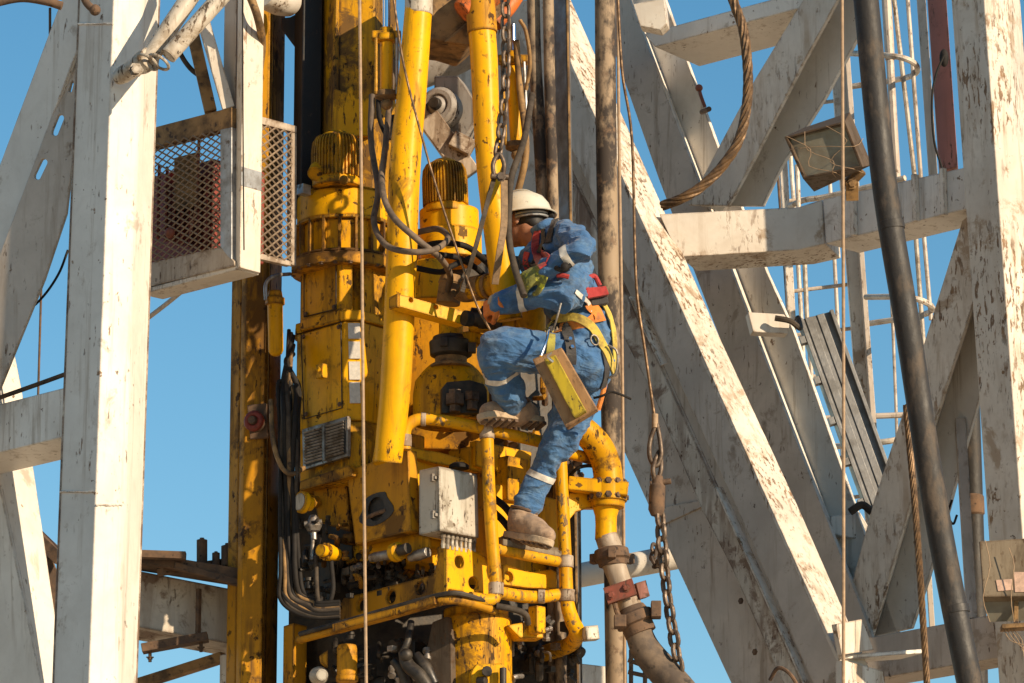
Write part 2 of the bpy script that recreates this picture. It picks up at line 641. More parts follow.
M['strap_o'] = cloth('orange_webbing', (.66, .20, .02), (.2, .08, .03), .75, 20)
M['boxbrown'] = painted('brown_holder_board', (.34, .19, .085), (.15, .085, .045), (.07, .04, .025), g=.4, chip=.3, edge=.4, rough=.7)
M['yelbar'] = painted('worn_yellow_bar', (.50, .36, .018), (.12, .08, .02), (.08, .05, .025), g=.6, chip=.5, edge=.6)
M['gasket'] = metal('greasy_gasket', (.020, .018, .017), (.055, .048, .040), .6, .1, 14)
M['meshtan'] = plain('rusty_mesh_wire', (.22, .155, .10), .7, .3, 12)
rnd0 = random.Random(11)
# ================================================================== LEFT SIDE
# --- mast post
rt = thing('mast_post', 'thick white steel mast post with one sunlit face, between the slotted brace and the cage', 'mast post', P(101, 700, 18.95))
LN = V((.013, 0, 0))
mb = MB()
mb.vprism([(66, 18.95), (101.5, 18.80), (128, 18.885), (131, 18.90), (133, 18.935), (148, 19.17), (110, 19.4), (78, 19.3)], 0.0, 11.5, LN)
part(mb, 'post_shaft', M['white'], rt, .008)
def up(x, Y, y):          # a point on the leaning post, by its pixel column at mid height
    z = P(x, y, Y).z; p = P(x, 341.5, Y)
    return V((p.x, p.y, z)) + LN * (z - p.z)
for x0, Y0, x1, Y1, y in ((66, 18.948, 101.5, 18.798, 492), (101.8, 18.798, 128, 18.882, 505), (66, 18.948, 101.5, 18.798, 24)):
    mb = MB()
    n = 16
    mb.tube([up(x0 + (x1 - x0) * k / n, Y0 + (Y1 - Y0) * k / n, y) + V((0, -.001, rnd0.uniform(-.002, .002))) for k in range(n + 1)], [.0045 + rnd0.uniform(-.001, .001) for k in range(n + 1)], 6, 1)
    part(mb, 'weld_bead', M['white'], rt, 0)
mb = MB(); mb.tube([up(66.2, 18.948, y) for y in (-60, 200, 400, 760)], .005, 8, 4); part(mb, 'edge_trim', M['white_rust'], rt, 0)
mb = MB(); mb.tube([up(147.6, 19.165, y) + V((0, -.004, 0)) for y in (-60, 200, 400, 760)], .006, 8, 4); part(mb, 'edge_trim', M['white_rust'], rt, 0)

# --- slotted diagonal brace
pl = plane(74, 58, 18.99, -42)
rt = thing('diagonal_brace', 'wide white diagonal brace with oval slots in its inner web, leaning against the mast post', 'brace', on(30, 340, pl))
mb = MB(); mb.plate([(80, -48), (58, 9), (0, 164), (-50, 300), (-50, 391), (74, 58), (84, 30)], pl, .022)
part(mb, 'flange', M['white'], rt)
pl2 = plane(72, 70, 19.03, -30)
def slot(cx, cy, l, w, ang):
    c, s_ = math.cos(rad(ang)), math.sin(rad(ang))
    q = []
    for k in range(12):
        t = 2 * math.pi * k / 12
        a = (l - w) * (1 if math.cos(t) >= 0 else -1) + w * math.cos(t); b = w * math.sin(t)
        q.append((cx + a * c - b * s_, cy + a * s_ + b * c))
    return q
mb = MB()
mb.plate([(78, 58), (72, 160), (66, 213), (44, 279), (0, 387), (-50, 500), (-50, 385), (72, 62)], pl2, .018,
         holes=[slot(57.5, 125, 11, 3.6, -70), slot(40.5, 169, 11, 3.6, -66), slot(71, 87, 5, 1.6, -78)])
part(mb, 'slotted_web', M['grey_st'], rt)  # darker steel colour makes the web look shadowed

# --- horizontal member left
mb = MB(); pl = plane(62, 388, 19.0, -45)
mb.plate([(-40, 414), (66, 387), (65, 437), (-40, 462)], pl, .48, vec=V((-.06, .46, 0)))
solo(mb, 'crossbeam', M['white'], 'short white box girder running level into the mast post below the slotted brace', 'girder', bevel=.006)
# --- lower brace
p0, p1 = P(0, 489, 19.7), P(41, 683, 19.6)
rt = thing('lower_brace', 'sunlit white brace sloping down from under the short level girder', 'brace', p1)
mb = MB(); pl = plane3(p0, p1, RA)
mb.plate([(-16, 300), (6, 310), (22, 390), (54, 607), (66, 683), (76, 745), (54, 745), (41, 683), (0, 489), (-30, 347)], pl, .02)
part(mb, 'flange', M['white'], rt)
mb = MB(); pl = plane3(p0 - RA * .002, p1 - RA * .002, LA)
mb.plate([(0, 489), (41, 683), (54, 745), (-40, 745), (-40, 440)], pl, .02)
part(mb, 'web', M['white'], rt)

# --- cables at the far left
mb = MB(); mb.ptube([(-10, 332, 19.6), (14, 321, 19.6), (40, 300, 19.6), (58, 275, 19.6), (68, 250, 19.6)], 1.3, 8)
solo(mb, 'black_cable', M['rubber'], 'thin black cable sagging beside the slotted brace', 'cable', bevel=0)
mb = MB(); mb.ptube([(42, 262, 19.7), (38, 400, 19.7)], 1.2, 8)
solo(mb, 'hanging_rod', M['rusty'], 'thin dark upright rod behind the slotted brace', 'rod', bevel=0)
mb = MB(); mb.ptube([(-10, 401, 19.3), (30, 387, 19.3), (66, 374, 19.2)], 2.3, 10)
solo(mb, 'guard_bar', M['rusty'], 'thin rusty bar sloping just above the short level girder', 'bar', bevel=0)
mb = MB()
mb.ptube([(-10, 4, 18.6), (20, -2, 18.6), (45, 1, 18.6), (62, 6, 18.6)], 4.5, 10)
solo(mb, 'rusty_pipe', M['rusty'], 'rusty pipe at the top of the slotted brace', 'pipe', bevel=0)
mb = MB()
mb.ptube([(80, -14, 18.6), (86, 2, 18.6), (95, 11, 18.6)], 4, 10); mb.ball(P(95, 10, 18.6), .025)
solo(mb, 'pipe_hook', M['rusty'], 'small rusty hook bar hanging over the top of the mast post', 'hook', bevel=0)
mb = MB(); mb.ptube([(50, 8, 19.4), (50, 34, 19.4)], 1.4, 8)
solo(mb, 'short_rod', M['rusty'], 'short dark rod hanging behind the top of the slotted brace', 'rod', bevel=0)

# --- twin strut pipes clamped to the post
rt = thing('twin_strut', 'pair of pale dirty strut pipes clamped together and bolted to the mast post', 'strut', P(118, 78, 18.75))
mb = MB(); mb.ptube([(148, 60, 18.62), (190, -3, 18.7), (230, -62, 18.8)], 9.5, 18, 4); part(mb, 'pipe', M['pale_pipe'], rt, 0)
mb = MB(); mb.ptube([(168, 56, 18.55), (222, -4, 18.62), (275, -62, 18.7)], 9, 18, 4); part(mb, 'pipe', M['pale_pipe'], rt, 0)
mb = MB()
a, b = P(118, 78, 18.78), P(150, 58, 18.6)
mb.lathe(a, b, [(0, S(7)), (.15, S(8.5)), (.6, S(9)), (.75, S(11)), (1, S(11))], 20)
part(mb, 'end_fitting', M['pale_pipe'], rt, .004)
mb = MB()
for k, (x, y) in enumerate(((148, 62), (159, 62))):
    c = P(x, y, 18.56); d = (P(190, 0, 18.7) - P(148, 60, 18.62)).normalized()
    u, w = perp(d)
    mb.tube([c + (u * math.cos(t * .524) + w * math.sin(t * .524)) * S(10.6) for t in range(12)], .007, 8, 2, closed=True)
part(mb, 'clamp_ring', M['pale_pipe'], rt, 0)
mb = MB(); mb.bolt(P(136, 70, 18.5), az(10), S(5)); part(mb, 'bolt', M['pale_pipe'], rt, 0)

# --- caged enclosure
CL, CR = plane(236, 200, 19.30, -45), plane(236, 200, 19.30, 45)
rt = thing('caged_enclosure', 'hanging white steel cage with expanded metal panels around a maroon machine', 'cage', P(236, 262, 19.3))
mb = MB()
mb.vprism([(232.5, 19.355), (238.5, 19.29), (259.5, 19.385), (252, 19.46)], P(236, 268, 19.3).z, P(236, -120, 19.3).z)
part(mb, 'corner_post', M['white_st'], rt, .004)
mb = MB()
mb.vprism([(219, 19.46), (231.5, 19.40), (233, 19.45), (222, 19.52)], P(236, 124, 19.3).z, P(236, -120, 19.3).z)
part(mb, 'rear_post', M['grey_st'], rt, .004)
def frame(nm, poly, pl, th=.03, mat='mud'):
    mb = MB(); mb.plate(poly, pl, th); return part(mb, nm, M[mat], rt, .003)
frame('rail', [(140, 131), (231.5, 107), (231.5, 127), (140, 151)], CL, .05, 'ochre')
frame('stile', [(220, 129.6), (231.5, 127), (231.5, 262), (220, 246.5)], CL, .03, 'galv')
frame('rail', [(140, 265), (219.5, 246.7), (234, 261), (234, 266), (140, 289)], CL, .04)
frame('rail', [(260, 116), (297, 126), (297, 133), (260, 123.5)], CR, .03)
frame('stile', [(291.5, 132), (297, 133.3), (296.5, 266), (291, 264.5)], CR, .03)
frame('rail', [(260, 253), (291, 261), (291, 266), (260, 259)], CR, .03)
zf = P(236, 268, 19.3).z
mb = MB(); mb.vprism([(140, 19.74), (236.5, 19.305), (258, 19.40), (162, 19.83)], zf - .006, zf + .016)
part(mb, 'floor_plate', M['white_st'], rt, .003)
zt = P(236, 108, 19.3).z
mb = MB(); mb.net(CL, [(140, 147), (220, 130), (220, 247), (140, 266)], 9, 17, .0040)
part(mb, 'mesh_panel', M['meshtan'], rt, 0)
mb = MB(); mb.net(CR, [(260, 123), (292, 132), (292, 262), (260, 254)], 4, 16, .0042)
part(mb, 'mesh_panel', M['meshtan'], rt, 0)
for q in ([(192, 30, 19.6), (211, 113, 19.5)], [(203, 20, 19.45), (229, 110, 19.38)]):
    a, b = P(*q[0]), P(*q[1])
    mb = MB(); mb.ibeam(a, b, RT, S(12), S(11), .012); part(mb, 'stay', M['ochre'] if q[0][0] == 192 else M['white_st'], rt, .002)
mb = MB(); mb.vprism([(238.7, 19.287), (259.3, 19.382), (259.3, 19.40), (238.7, 19.31)], P(236, 186, 19.3).z, P(236, 167, 19.3).z)
part(mb, 'grey_band', M['galv'], rt, .001)
# machine inside
rm = thing('caged_machine', 'maroon motor with a grey cover plate inside the hanging cage', 'machine', P(190, 262, 19.75))
mb = MB(); mb.cbox(212, 158, 252, 70, 50, 19.62); part(mb, 'housing', M['maroon'], rm, .01)
mb = MB()
for k in range(7):
    a = P(206 - k * 8, 250 - k * 2, 19.62 + k * .035)
    mb.beam(a, a + V((0, 0, .34)), RT, .012, .05)
part(mb, 'cooling_fins', M['maroon'], rm, .002)
pl = plane(200, 190, 19.55, -40)
mb = MB(); mb.plate([(174, 158), (196, 152), (196, 205), (174, 210)], pl, .02); part(mb, 'cover_plate', M['ochre'], rm, .002)
mb = MB(); mb.ptube([(199, 140, 19.5), (197, 200, 19.5), (190, 235, 19.52)], 1.6, 8); mb.ball(P(170, 233, 19.6), .025); part(mb, 'conduit', M['red'], rm, 0)
mb = MB(); mb.ptube([(242.5, -20, 19.26), (243, 120, 19.26), (244, 250, 19.26)], .8, 6)
solo(mb, 'post_cable', M['rubber'], 'thin dark cable running straight down the cage corner post', 'cable', bevel=0)
# hose at the cage's head
mb = MB(); mb.ptube([(172, 20, 19.6), (178, 48, 19.6), (190, 68, 19.6), (206, 80, 19.6)], 2.6, 10)
solo(mb, 'looped_hose', M['rubber_d'], 'short black hose looping from the twin strut to the cage stays', 'hose', bevel=0)
mb = MB(); mb.ptube([(243, -20, 19.22), (257, 15, 19.25), (262, 45, 19.4), (258, 80, 19.5), (256, 118, 19.55)], 4.2, 12)
solo(mb, 'bent_pipe', M['ochre'], 'bent muddy pipe along the cage corner post', 'pipe', bevel=0)
mb = MB()
mb.lathe(P(262, -10, 20.0), P(293, 4, 20.2), [(0, S(18)), (.6, S(18)), (.9, S(15)), (1, S(11))], 24)
solo(mb, 'tank', M['white_st'], 'dirty white round tank end above the cage', 'tank', bevel=.004)

# --- black guide column
rt = thing('guide_upright', 'slim black steel upright between the cage and the yellow top drive', 'upright', P(305, 200, 20.25))
mb = MB(); mb.vprism([(291, 20.35), (299, 20.25), (319, 20.28), (321, 20.4), (300, 20.5)], P(300, 210, 20.25).z, P(300, -120, 20.25).z)
part(mb, 'column_shaft', M['black'], rt, .006)
mb = MB(); mb.plate([(294, 46), (282, 30), (281, 18), (290, 17), (300, 12), (300, 50)], plane(290, 30, 20.36, -10), .05)
part(mb, 'bracket', M['black'], rt, .003)

# --- yellow guide rail
rt = thing('guide_rail', 'tall worn ochre guide rail with a red flange ring, streaked with grease', 'guide rail', P(250, 700, 20.5))
mb = MB()
z0, z1 = P(250, 860, 20.3).z, P(250, -120, 20.3).z
mb.vprism([(231, 20.48), (240, 20.42), (268, 20.42), (268.5, 20.44), (231.5, 20.50)], z0, z1)
mb.vprism([(241, 20.34), (246, 20.31), (266, 20.31), (266, 20.415), (241, 20.415)], z0, z1)
part(mb, 'rail_face', M['yel_r'], rt, .006)
mb = MB(); mb.vprism([(268.8, 20.42), (281, 20.6), (281, 20.9), (262, 20.9), (262, 20.62), (268.8, 20.6)], z0, z1)
part(mb, 'rail_side', M['yel_r'], rt, .006)
mb = MB()
c = P(254, 421, 20.24)
mb.plate([(247, 405), (266, 403), (268, 437), (250, 439)], plane(256, 420, 20.29, -14), .03)
part(mb, 'mount_plate', M['rusty'], rt, .003)
mb = MB(); n = az(-20)
u, w = perp(n)
mb.tube([c + (u * math.cos(t * .393) + w * math.sin(t * .393)) * S(7.4) for t in range(16)], S(3.6), 12, 1, closed=True)
part(mb, 'flange_ring', M['maroon'], rt, 0)
mb = MB(); mb.lathe(c + n * .03, c - n * .05, [(0, S(4)), (.5, S(4.6)), (1, S(9))], 20); part(mb, 'hub', M['rusty'], rt, .002)

# --- service platform low on the left
rt = thing('service_platform', 'muddy white platform girder with rusty bolts, spanning from the mast post to the guide rail', 'girder', P(190, 640, 20.6))
p = plane(139, 600, 20.55, 14)
mb = MB(); mb.plate([(120, 567), (242, 591), (242, 646), (120, 624)], p, .3); part(mb, 'girder', M['white_rust'], rt, .005)
mb = MB()
mb.beam(P(130, 560, 20.5), P(242, 578, 20.5), ZZ, .05, .2)
mb.beam(P(130, 554, 20.35), P(186, 556, 20.35), ZZ, .035, .05)
mb.beam(P(160, 572, 20.45), P(242, 560, 20.7), ZZ, .035, .06)
mb.beam(P(175, 566, 20.4), P(242, 584, 20.4), ZZ, .03, .05)
part(mb, 'top_bars', M['rusty'], rt, .003)
for x, y, r, h in ((202, 566, 5.5, 26), (228, 566, 7, 20), (176, 562, 3, 8), (216, 568, 4, 15)):
    mb = MB(); mb.cyl(P(x, y, 20.55), P(x, y - h, 20.55), S(r)); mb.bolt(P(x, y - h, 20.55), ZZ, S(r * .5)); part(mb, 'bolt_head', M['rusty'], rt, .002)
for x, y in ((150, 653), (201, 643)):
    mb = MB(); mb.cyl(P(x, y - 10, 20.5), P(x, y + 9, 20.5), S(1.8), n=10); mb.bolt(P(x, y + 4, 20.5), -ZZ, S(3)); part(mb, 'hanger_bolt', M['rusty'], rt, 0)
mb = MB(); mb.beam(P(142, 649, 20.5), P(208, 637, 20.5), ZZ, .04, .08); part(mb, 'clamp_bar', M['rusty'], rt, .003)
mb = MB(); mb.vprism([(200, 20.52), (203, 20.5), (206, 20.52)], P(200, 640, 20.5).z, P(200, 588, 20.5).z); part(mb, 'stiffener', M['rusty'], rt, .002)
mb = MB(); mb.beam(P(120, 690, 20.9), P(224, 657, 20.7), ZZ, .045, .06); part(mb, 'lower_stay', M['ochre'], rt, .003)
mb = MB(); mb.vprism([(225, 20.6), (238, 20.55), (238, 20.8), (225, 20.8)], P(230, 760, 20.6).z, P(230, 655, 20.6).z); part(mb, 'leg', M['white_st'], rt, .003)
mb = MB(); mb.beam(P(20, 520, 20.6), P(62, 560, 20.5), ZZ, .06, .06); mb.beam(P(30, 560, 20.6), P(62, 650, 20.6), ZZ, .2, .04)
solo(mb, 'rail_stub', M['rusty'], 'rusty stub of railing between the lower brace and the mast post', 'railing', bevel=.004)
mb = MB(); mb.ptube([(140, 324, 20.1), (165, 305, 20.05), (186, 288, 19.95)], 2.4, 10)
solo(mb, 'cage_prop', M['white_st'], 'thin pale prop running up from behind the mast post to the cage floor', 'prop', bevel=0)
# ================================================================== THE YELLOW TOP DRIVE
td = thing('top_drive', 'big yellow grease-streaked top drive with motors, guard rails and a louvred vent', 'top drive', P(400, 690, 20.2))
rnd = random.Random(3)
def vz(x, y, Y):
    return P(x, y, Y).z
def tp(name, mat, fn, bevel=.004, seg=2, parent=None, label=None):
    mb = MB(); fn(mb)
    return part(mb, name, M[mat] if isinstance(mat, str) else [M[q] for q in mat], parent or td, bevel, seg, label)

# --- upper housing, dark with oil
tp('upper_housing', 'yel_o', lambda m: (
    m.vprism([(318, 20.34), (331, 20.16), (372, 20.16), (394, 20.36), (394, 20.8), (318, 20.8)], vz(340, 192, 20.16), vz(340, -60, 20.16)),
    m.vprism([(330, 20.14), (333, 20.125), (336, 20.14), (336, 20.17), (330, 20.17)], vz(340, 190, 20.16), vz(340, -60, 20.16))), .008)
tp('bright_patch_plate', 'yel', lambda m: m.plate([(345, 92), (352, 84), (356, 98), (372, 98), (372, 136), (332, 136), (334, 88)], plane(350, 110, 20.12, 6), .03), .003)  # irregular plate in brighter yellow laid over the oily housing
# --- finned motor
def fins(m, c0, c1, r0, n, h, prof):
    d = c1 - c0
    u, w = perp(d)
    for k in range(n):
        a = 2 * math.pi * k / n
        o = u * math.cos(a) + w * math.sin(a)
        t = (u * -math.sin(a) + w * math.cos(a)) * .0035
        pts = []
        for f, rr in prof:
            pts.append(c0 + d * f + o * (rr + h))
        inner = [c0 + d * f + o * (rr - .004) for f, rr in prof][::-1]
        m.extr([p - t for p in pts + inner], t * 2)
def motor(x, y0, y1, Y, r, mat, nm='motor', dx=0):
    a, b = P(x, y0, Y), P(x + dx, y1, Y)
    prof = [(0, r), (.12, r), (.16, r * .94), (.62, r * .94), (.80, r * .90), (.92, r * .74), (1, r * .42)]
    q = tp(nm, mat, lambda m: m.lathe(a, b, prof, 32), .004)
    tp('cooling_fins', mat, lambda m: fins(m, a, b, r, 44, .014, [(.15, r * .93), (.62, r * .93), (.80, r * .88), (.9, r * .74)]), 0, parent=q)
    return q
mo = motor(337, 188, 133, 20.04, S(25), 'yel_g')
tp('side_boss', 'yel_g', lambda m: m.cyl(P(315, 174, 19.95), P(318, 168, 20.0), S(8)), .003, parent=mo)
tp('lifting_eye', 'yel_g', lambda m: m.ball(P(344, 180, 19.90), .022), 0, parent=mo)
tp('terminal_box', 'galv', lambda m: m.cbox(303, 183, 193, 7, 8, 20.0), .003)
# --- collar, slotted drum, flange
cx = P(345, 230, 20.22)
def ring(m, y0, y1, r, n=40, hole=None):
    c0, c1 = V((cx.x, cx.y, vz(345, y0, 20.22 - r))), V((cx.x, cx.y, vz(345, y1, 20.22 - r)))
    m.lathe(c0, c1, [(0, r), (1, r)], n)
tp('collar', 'yel', lambda m: (ring(m, 214, 187, S(49)), ring(m, 187, 184.5, S(46))), .006)
tp('slotted_drum', 'yel_g', lambda m: (ring(m, 252, 214, S(45)), ring(m, 216.5, 213.5, S(50))), .003)
def ribs(m):
    for k in range(18):
        a = 2 * math.pi * k / 18 + .1
        o = V((math.cos(a), math.sin(a), 0))
        b = V((cx.x, cx.y, 0)) + o * S(46.5)
        m.beam(V((b.x, b.y, vz(345, 252, 20))), V((b.x, b.y, vz(345, 214, 20))), o, S(7), S(3))
tp('drum_ribs', 'yel_r', ribs, .002)
tp('drum_flange', 'yel_r', lambda m: (ring(m, 262, 250, S(54)), ring(m, 250, 247, S(50))), .005)
for k in range(22):
    o_ = V((math.cos(2 * math.pi * k / 22), math.sin(2 * math.pi * k / 22), 0)) * S(52)
    if o_.y < .05:
        tp('bolt', 'rusty', lambda m: m.bolt(V((cx.x + o_.x, cx.y + o_.y, vz(345, 262, 20))), -ZZ, .012), 0)
# --- gearbox tiers
tp('gearbox_upper', 'yel_g', lambda m: (
    m.vprism([(300, 20.22), (339, 20.02), (352, 20.03), (352.5, 20.09), (360, 20.10), (361, 20.05), (371, 20.09), (410, 20.30), (410, 20.8), (300, 20.8)], vz(340, 318, 20.02), vz(340, 256, 20.02)),
    m.cbox(339.5, 309, 321, 42, 3, 20.0)), .006)
tp('gearbox_lower', 'yel', lambda m: (
    m.vprism([(297, 20.25), (344, 20.0), (362, 20.01), (402, 20.23), (402, 20.8), (297, 20.8)], vz(344, 420, 20.0), vz(344, 321, 20.0)),
    m.vprism([(295.5, 20.25), (343.5, 19.985), (363, 19.995), (404, 20.23), (404, 20.3), (295, 20.4)], vz(344, 320.5, 20.0), vz(344, 310, 20.0))), .007)
for k, (y0, y1) in enumerate(((323, 338.5), (341.5, 358.5), (361.5, 379.5), (382, 403))):
    tp('reflective_tape', 'tape', lambda m: m.plate([(348 + k * .4, y0), (360, y0), (360.6, y1), (348.4 + k * .5, y1)], plane(350, 350, 19.997, 2), .006), 0)
tp('lug', 'yel', lambda m: (m.cbox(322.5, 363, 377, 7, 5, 19.98), m.cyl(P(318, 369, 19.985), P(318.6, 369.6, 19.96), S(2.4))), .003)
fp = plane(344, 370, 19.992, -47)
for q in ([(301, 333), (341, 322), (342, 408), (304, 419)], [(304, 268), (336, 259), (336, 309), (304, 317)]):
    f2 = fp if q[0][1] > 300 else plane(339, 290, 20.012, -47)
    tp('panel_seam', 'dark', lambda m: m.tube([on(x, y, f2) for x, y in q], .0032, 6, 1, closed=True), 0)
    for x, y in q:
        xs, ys = sum(p[0] for p in q) / 4, sum(p[1] for p in q) / 4
        tp('bolt', 'rusty', lambda m: m.bolt(on(x + (xs - x) * .12, y + (ys - y) * .10, f2), az(-47), .0085), 0)
# --- lower housing with louvred vent
tp('lower_housing', 'yel_g', lambda m: m.vprism([(301, 20.24), (349, 20.01), (366, 20.02), (425, 20.32), (425, 20.8), (301, 20.8)], vz(348, 482, 20.01), vz(348, 421, 20.01)), .006)
vp = plane(325, 445, 20.06, -46)
def vent(m):
    m.plate([(302, 429.5), (347.5, 416), (347.5, 456), (303, 470)], vp, .02)
    m.mi = 1
    m.plate([(304.5, 432), (345.5, 420), (345.5, 453.5), (305.5, 466.5)], (vp[0] + az(-46) * .003, vp[1]), .006)
    m.mi = 0
    for cx0, cx1 in ((305.5, 323.5), (327, 345)):
        for k in range(11):
            y = 433.5 + k * 3.05
            f = lambda x, yy: yy - (x - 305) * .295
            a = on(cx0, f(cx0, y), vp) + az(-46) * .008; b = on(cx1, f(cx1, y), vp) + az(-46) * .008
            m.beam(a, b, ZZ + az(-46) * .9, .011, .003)
    a, b = on(325.2, 427, vp), on(325.6, 461, vp)
    m.beam(a + az(-46) * .008, b + az(-46) * .008, az(45), .014, .012)
tp('louvred_vent', ['steel', 'dark'], vent, .002)
tp('sump', 'yel_r', lambda m: m.plate([(296, 482), (348, 465), (352, 470), (352, 476), (296, 492)], plane(325, 480, 20.05, -44), .2), .005)
# --- dark works behind everything
tp('inner_works', 'dark', lambda m: (
    m.vprism([(292, 20.45), (350, 20.30), (560, 20.55), (560, 20.95), (292, 20.95)], vz(400, 720, 20.4), vz(400, 478, 20.4)),
    m.vprism([(394, 20.5), (470, 20.55), (520, 20.6), (520, 21.0), (394, 21.0)], vz(430, 480, 20.5), vz(430, 250, 20.5))), .01)
# --- gear case with the round port
gp = plane(408, 500, 19.72, -45)
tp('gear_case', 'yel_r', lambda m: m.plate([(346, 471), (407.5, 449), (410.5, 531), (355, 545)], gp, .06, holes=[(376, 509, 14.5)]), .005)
tp('gear_case_side', 'yel', lambda m: (
    m.vprism([(408.2, 19.855), (413, 19.87), (480, 20.22), (566, 20.62), (566, 20.7), (470, 20.5), (405, 20.1)], vz(408, 560, 19.86), vz(408, 446, 19.86)),
    m.vprism([(411, 19.83), (417, 19.86), (416, 19.9), (411, 19.88)], vz(410, 548, 19.84), vz(410, 462, 19.84))), .006)
tp('port_dark_disc', 'gasket', lambda m: m.plate([(376 + 14.2 * math.cos(k * math.pi / 12), 509 + 14.2 * math.sin(k * math.pi / 12) - 3.4 * math.cos(k * math.pi / 12)) for k in range(24)], (gp[0] - az(-45) * .014, gp[1]), .012), 0)  # dark disc fills the hole, standing in for its shaded inside
gp2 = (gp[0] + az(-45) * .004, gp[1])
blot = [(376 + (17 + 2.4 * math.sin(3 * t) + 1.5 * math.sin(5 * t + 1)) * math.cos(t) * .92, 509 + (18 + 2.2 * math.sin(2 * t + 2)) * math.sin(t) - 0.25 * 14 * math.cos(t)) for t in [k * math.pi / 12 for k in range(24)]]
tp('port_gasket', 'gasket', lambda m: m.plate(blot, gp2, .0035, holes=[(376, 509, 12.2)]), 0)
tp('port_pipe', 'rusty', lambda m: m.tube([on(367, 518, gp), on(376, 514, gp) + az(-45) * .004, on(386, 510, gp)], .010, 8, 4), 0)
tp('case_foot', 'yel_g', lambda m: m.plate([(352, 546), (411, 531), (430, 538), (430, 548), (372, 563), (354, 560)], plane(410, 540, 19.83, -44), .12), .005)
# yellow plating behind the guard rails
def plating(m):
    m.plate([(408, 447), (440, 452), (476, 462), (476, 470), (438, 464), (408, 456)], plane(420, 455, 19.87, 40), .2)
    m.plate([(476, 440), (532, 452), (530, 478), (476, 466)], plane(500, 460, 20.1, 38), .05)
    m.plate([(494, 483), (560, 500), (560, 556), (494, 540)], plane(520, 520, 20.13, 36), .05)
tp('side_plating', 'yel', plating, .005)
tp('side_block', 'yel_g', lambda m: (m.cbox(508, 455, 500, 22, 20, 20.05), m.cbox(470, 446, 470, 22, 14, 20.02)), .006)
# --- grey junction box
jb = thing('junction_box', 'dirty grey steel junction box with latches, mounted behind the yellow guard rail', 'junction box', P(440, 545, 19.8))
tp('box_body', 'boxgrey', lambda m: m.cbox(438.5, 466, 531, 20, 38, 19.60), .004, parent=jb)
jr = plane(438.5, 500, 19.597, 45)
tp('door', 'boxgrey', lambda m: m.plate([(439, 466.5), (477.5, 476.5), (479, 538), (440, 531)], (jr[0] + az(45) * .012, jr[1]), .011), .004, parent=jb)
for x, y in ((434, 478), (434.5, 515)):
    tp('latch', 'steel', lambda m: (m.box(P(x, y, 19.605) + az(-45) * .01, LA * .009, ZZ * .018, az(-45) * .008), m.box(P(x + 1.5, y, 19.60), LA * .01, ZZ * .008, az(-45) * .012)), .002, parent=jb)
for k in range(8):
    b = P(440, 531, 19.63) + RA * (.02 + k * .027)
    tp('cable_gland', 'boxgrey', lambda m: m.lathe(b, b - ZZ * .075, [(0, .012), (.35, .012), (.36, .009), (.7, .009), (.72, .011), (1, .008)], 8), 0, parent=jb)
tp('top_cap', 'rubber', lambda m: m.lathe(P(459, 469, 19.8), P(459, 463, 19.8), [(0, S(10)), (.6, S(10)), (1, S(6))], 20), .003, parent=jb)

# --- guard plates and rails
gl = plane(447, 585, 19.66, -46)
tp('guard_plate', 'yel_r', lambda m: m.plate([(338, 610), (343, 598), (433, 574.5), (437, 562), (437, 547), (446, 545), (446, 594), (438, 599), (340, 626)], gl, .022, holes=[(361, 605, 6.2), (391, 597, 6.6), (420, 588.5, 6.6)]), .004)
gr = plane(447, 585, 19.66, 42)
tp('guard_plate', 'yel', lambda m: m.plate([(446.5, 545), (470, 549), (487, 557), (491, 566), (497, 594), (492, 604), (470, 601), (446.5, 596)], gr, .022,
   holes=[(459.5, 562, 6.2), (473.5, 583, 6.2), slot(456, 592, 8, 1.8, 8)]), .004)
tp('guard_plate', 'yel', lambda m: m.plate([(502, 565), (507, 564), (530, 572), (551, 569), (557, 572), (557, 589), (530, 588), (504, 585)], plane(503, 575, 19.85, 40), .03, holes=[(509, 577, 5.4)]), .004)
def bottomrail(m):
    m.ptube([(298, 640, 20.1), (338, 629, 19.93), (392, 614, 19.76), (434, 602.5, 19.62), (446, 600, 19.59), (458, 600, 19.6), (476, 604, 19.66), (496, 611, 19.74)], [4.2, 4.6, 4.8, 5, 5, 5, 5, 4.5], 14)
    m.beam(P(336, 629, 19.9), P(438, 601, 19.6), ZZ, .035, .06)
tp('bottom_rail', 'yel_r', bottomrail, .003)
tp('bottom_channel', 'dark', lambda m: (m.ptube([(300, 634, 20.06), (340, 623, 19.88), (395, 607, 19.70), (440, 595, 19.58), (462, 594, 19.57), (496, 605, 19.72)], 2.6, 8),), 0)
def rails(m):
    R_ = 6.4
    m.ptube([(405, 450, 19.66), (404.5, 436, 19.66), (408, 425, 19.66), (422, 419, 19.67), (450, 422, 19.69), (486, 429, 19.72), (540, 441.5, 19.82)], 6.2, 16)
    m.ptube([(487, 430, 19.72), (489, 490, 19.72), (492.5, 545, 19.72), (496, 590, 19.72), (490, 600, 19.70), (470, 598, 19.64)], 6.4, 16)
    m.ptube([(560, 448, 19.98), (562.5, 500, 19.98), (565, 552, 19.98), (567, 600, 19.98), (572, 620, 20.0), (577, 632, 20.05), (572, 643, 20.2), (556, 650, 20.4), (520, 660, 20.8)], [6.4, 6.4, 6.4, 7, 7.5, 8, 8, 8, 8], 16)
    m.ptube([(496, 549, 19.74), (530, 556, 19.86), (566, 563, 20.0)], 5.6, 14)
    m.ptube([(497, 592, 19.74), (520, 596, 19.84), (540, 597, 19.92), (565, 594, 20.0)], 6.4, 14)
    m.ptube([(561, 451, 19.98), (580, 456, 20.05), (600, 461, 20.15)], 6.0, 14)
    m.ptube([(540, 441, 19.82), (552, 444, 19.9), (561, 450, 19.98)], 6.0, 14)
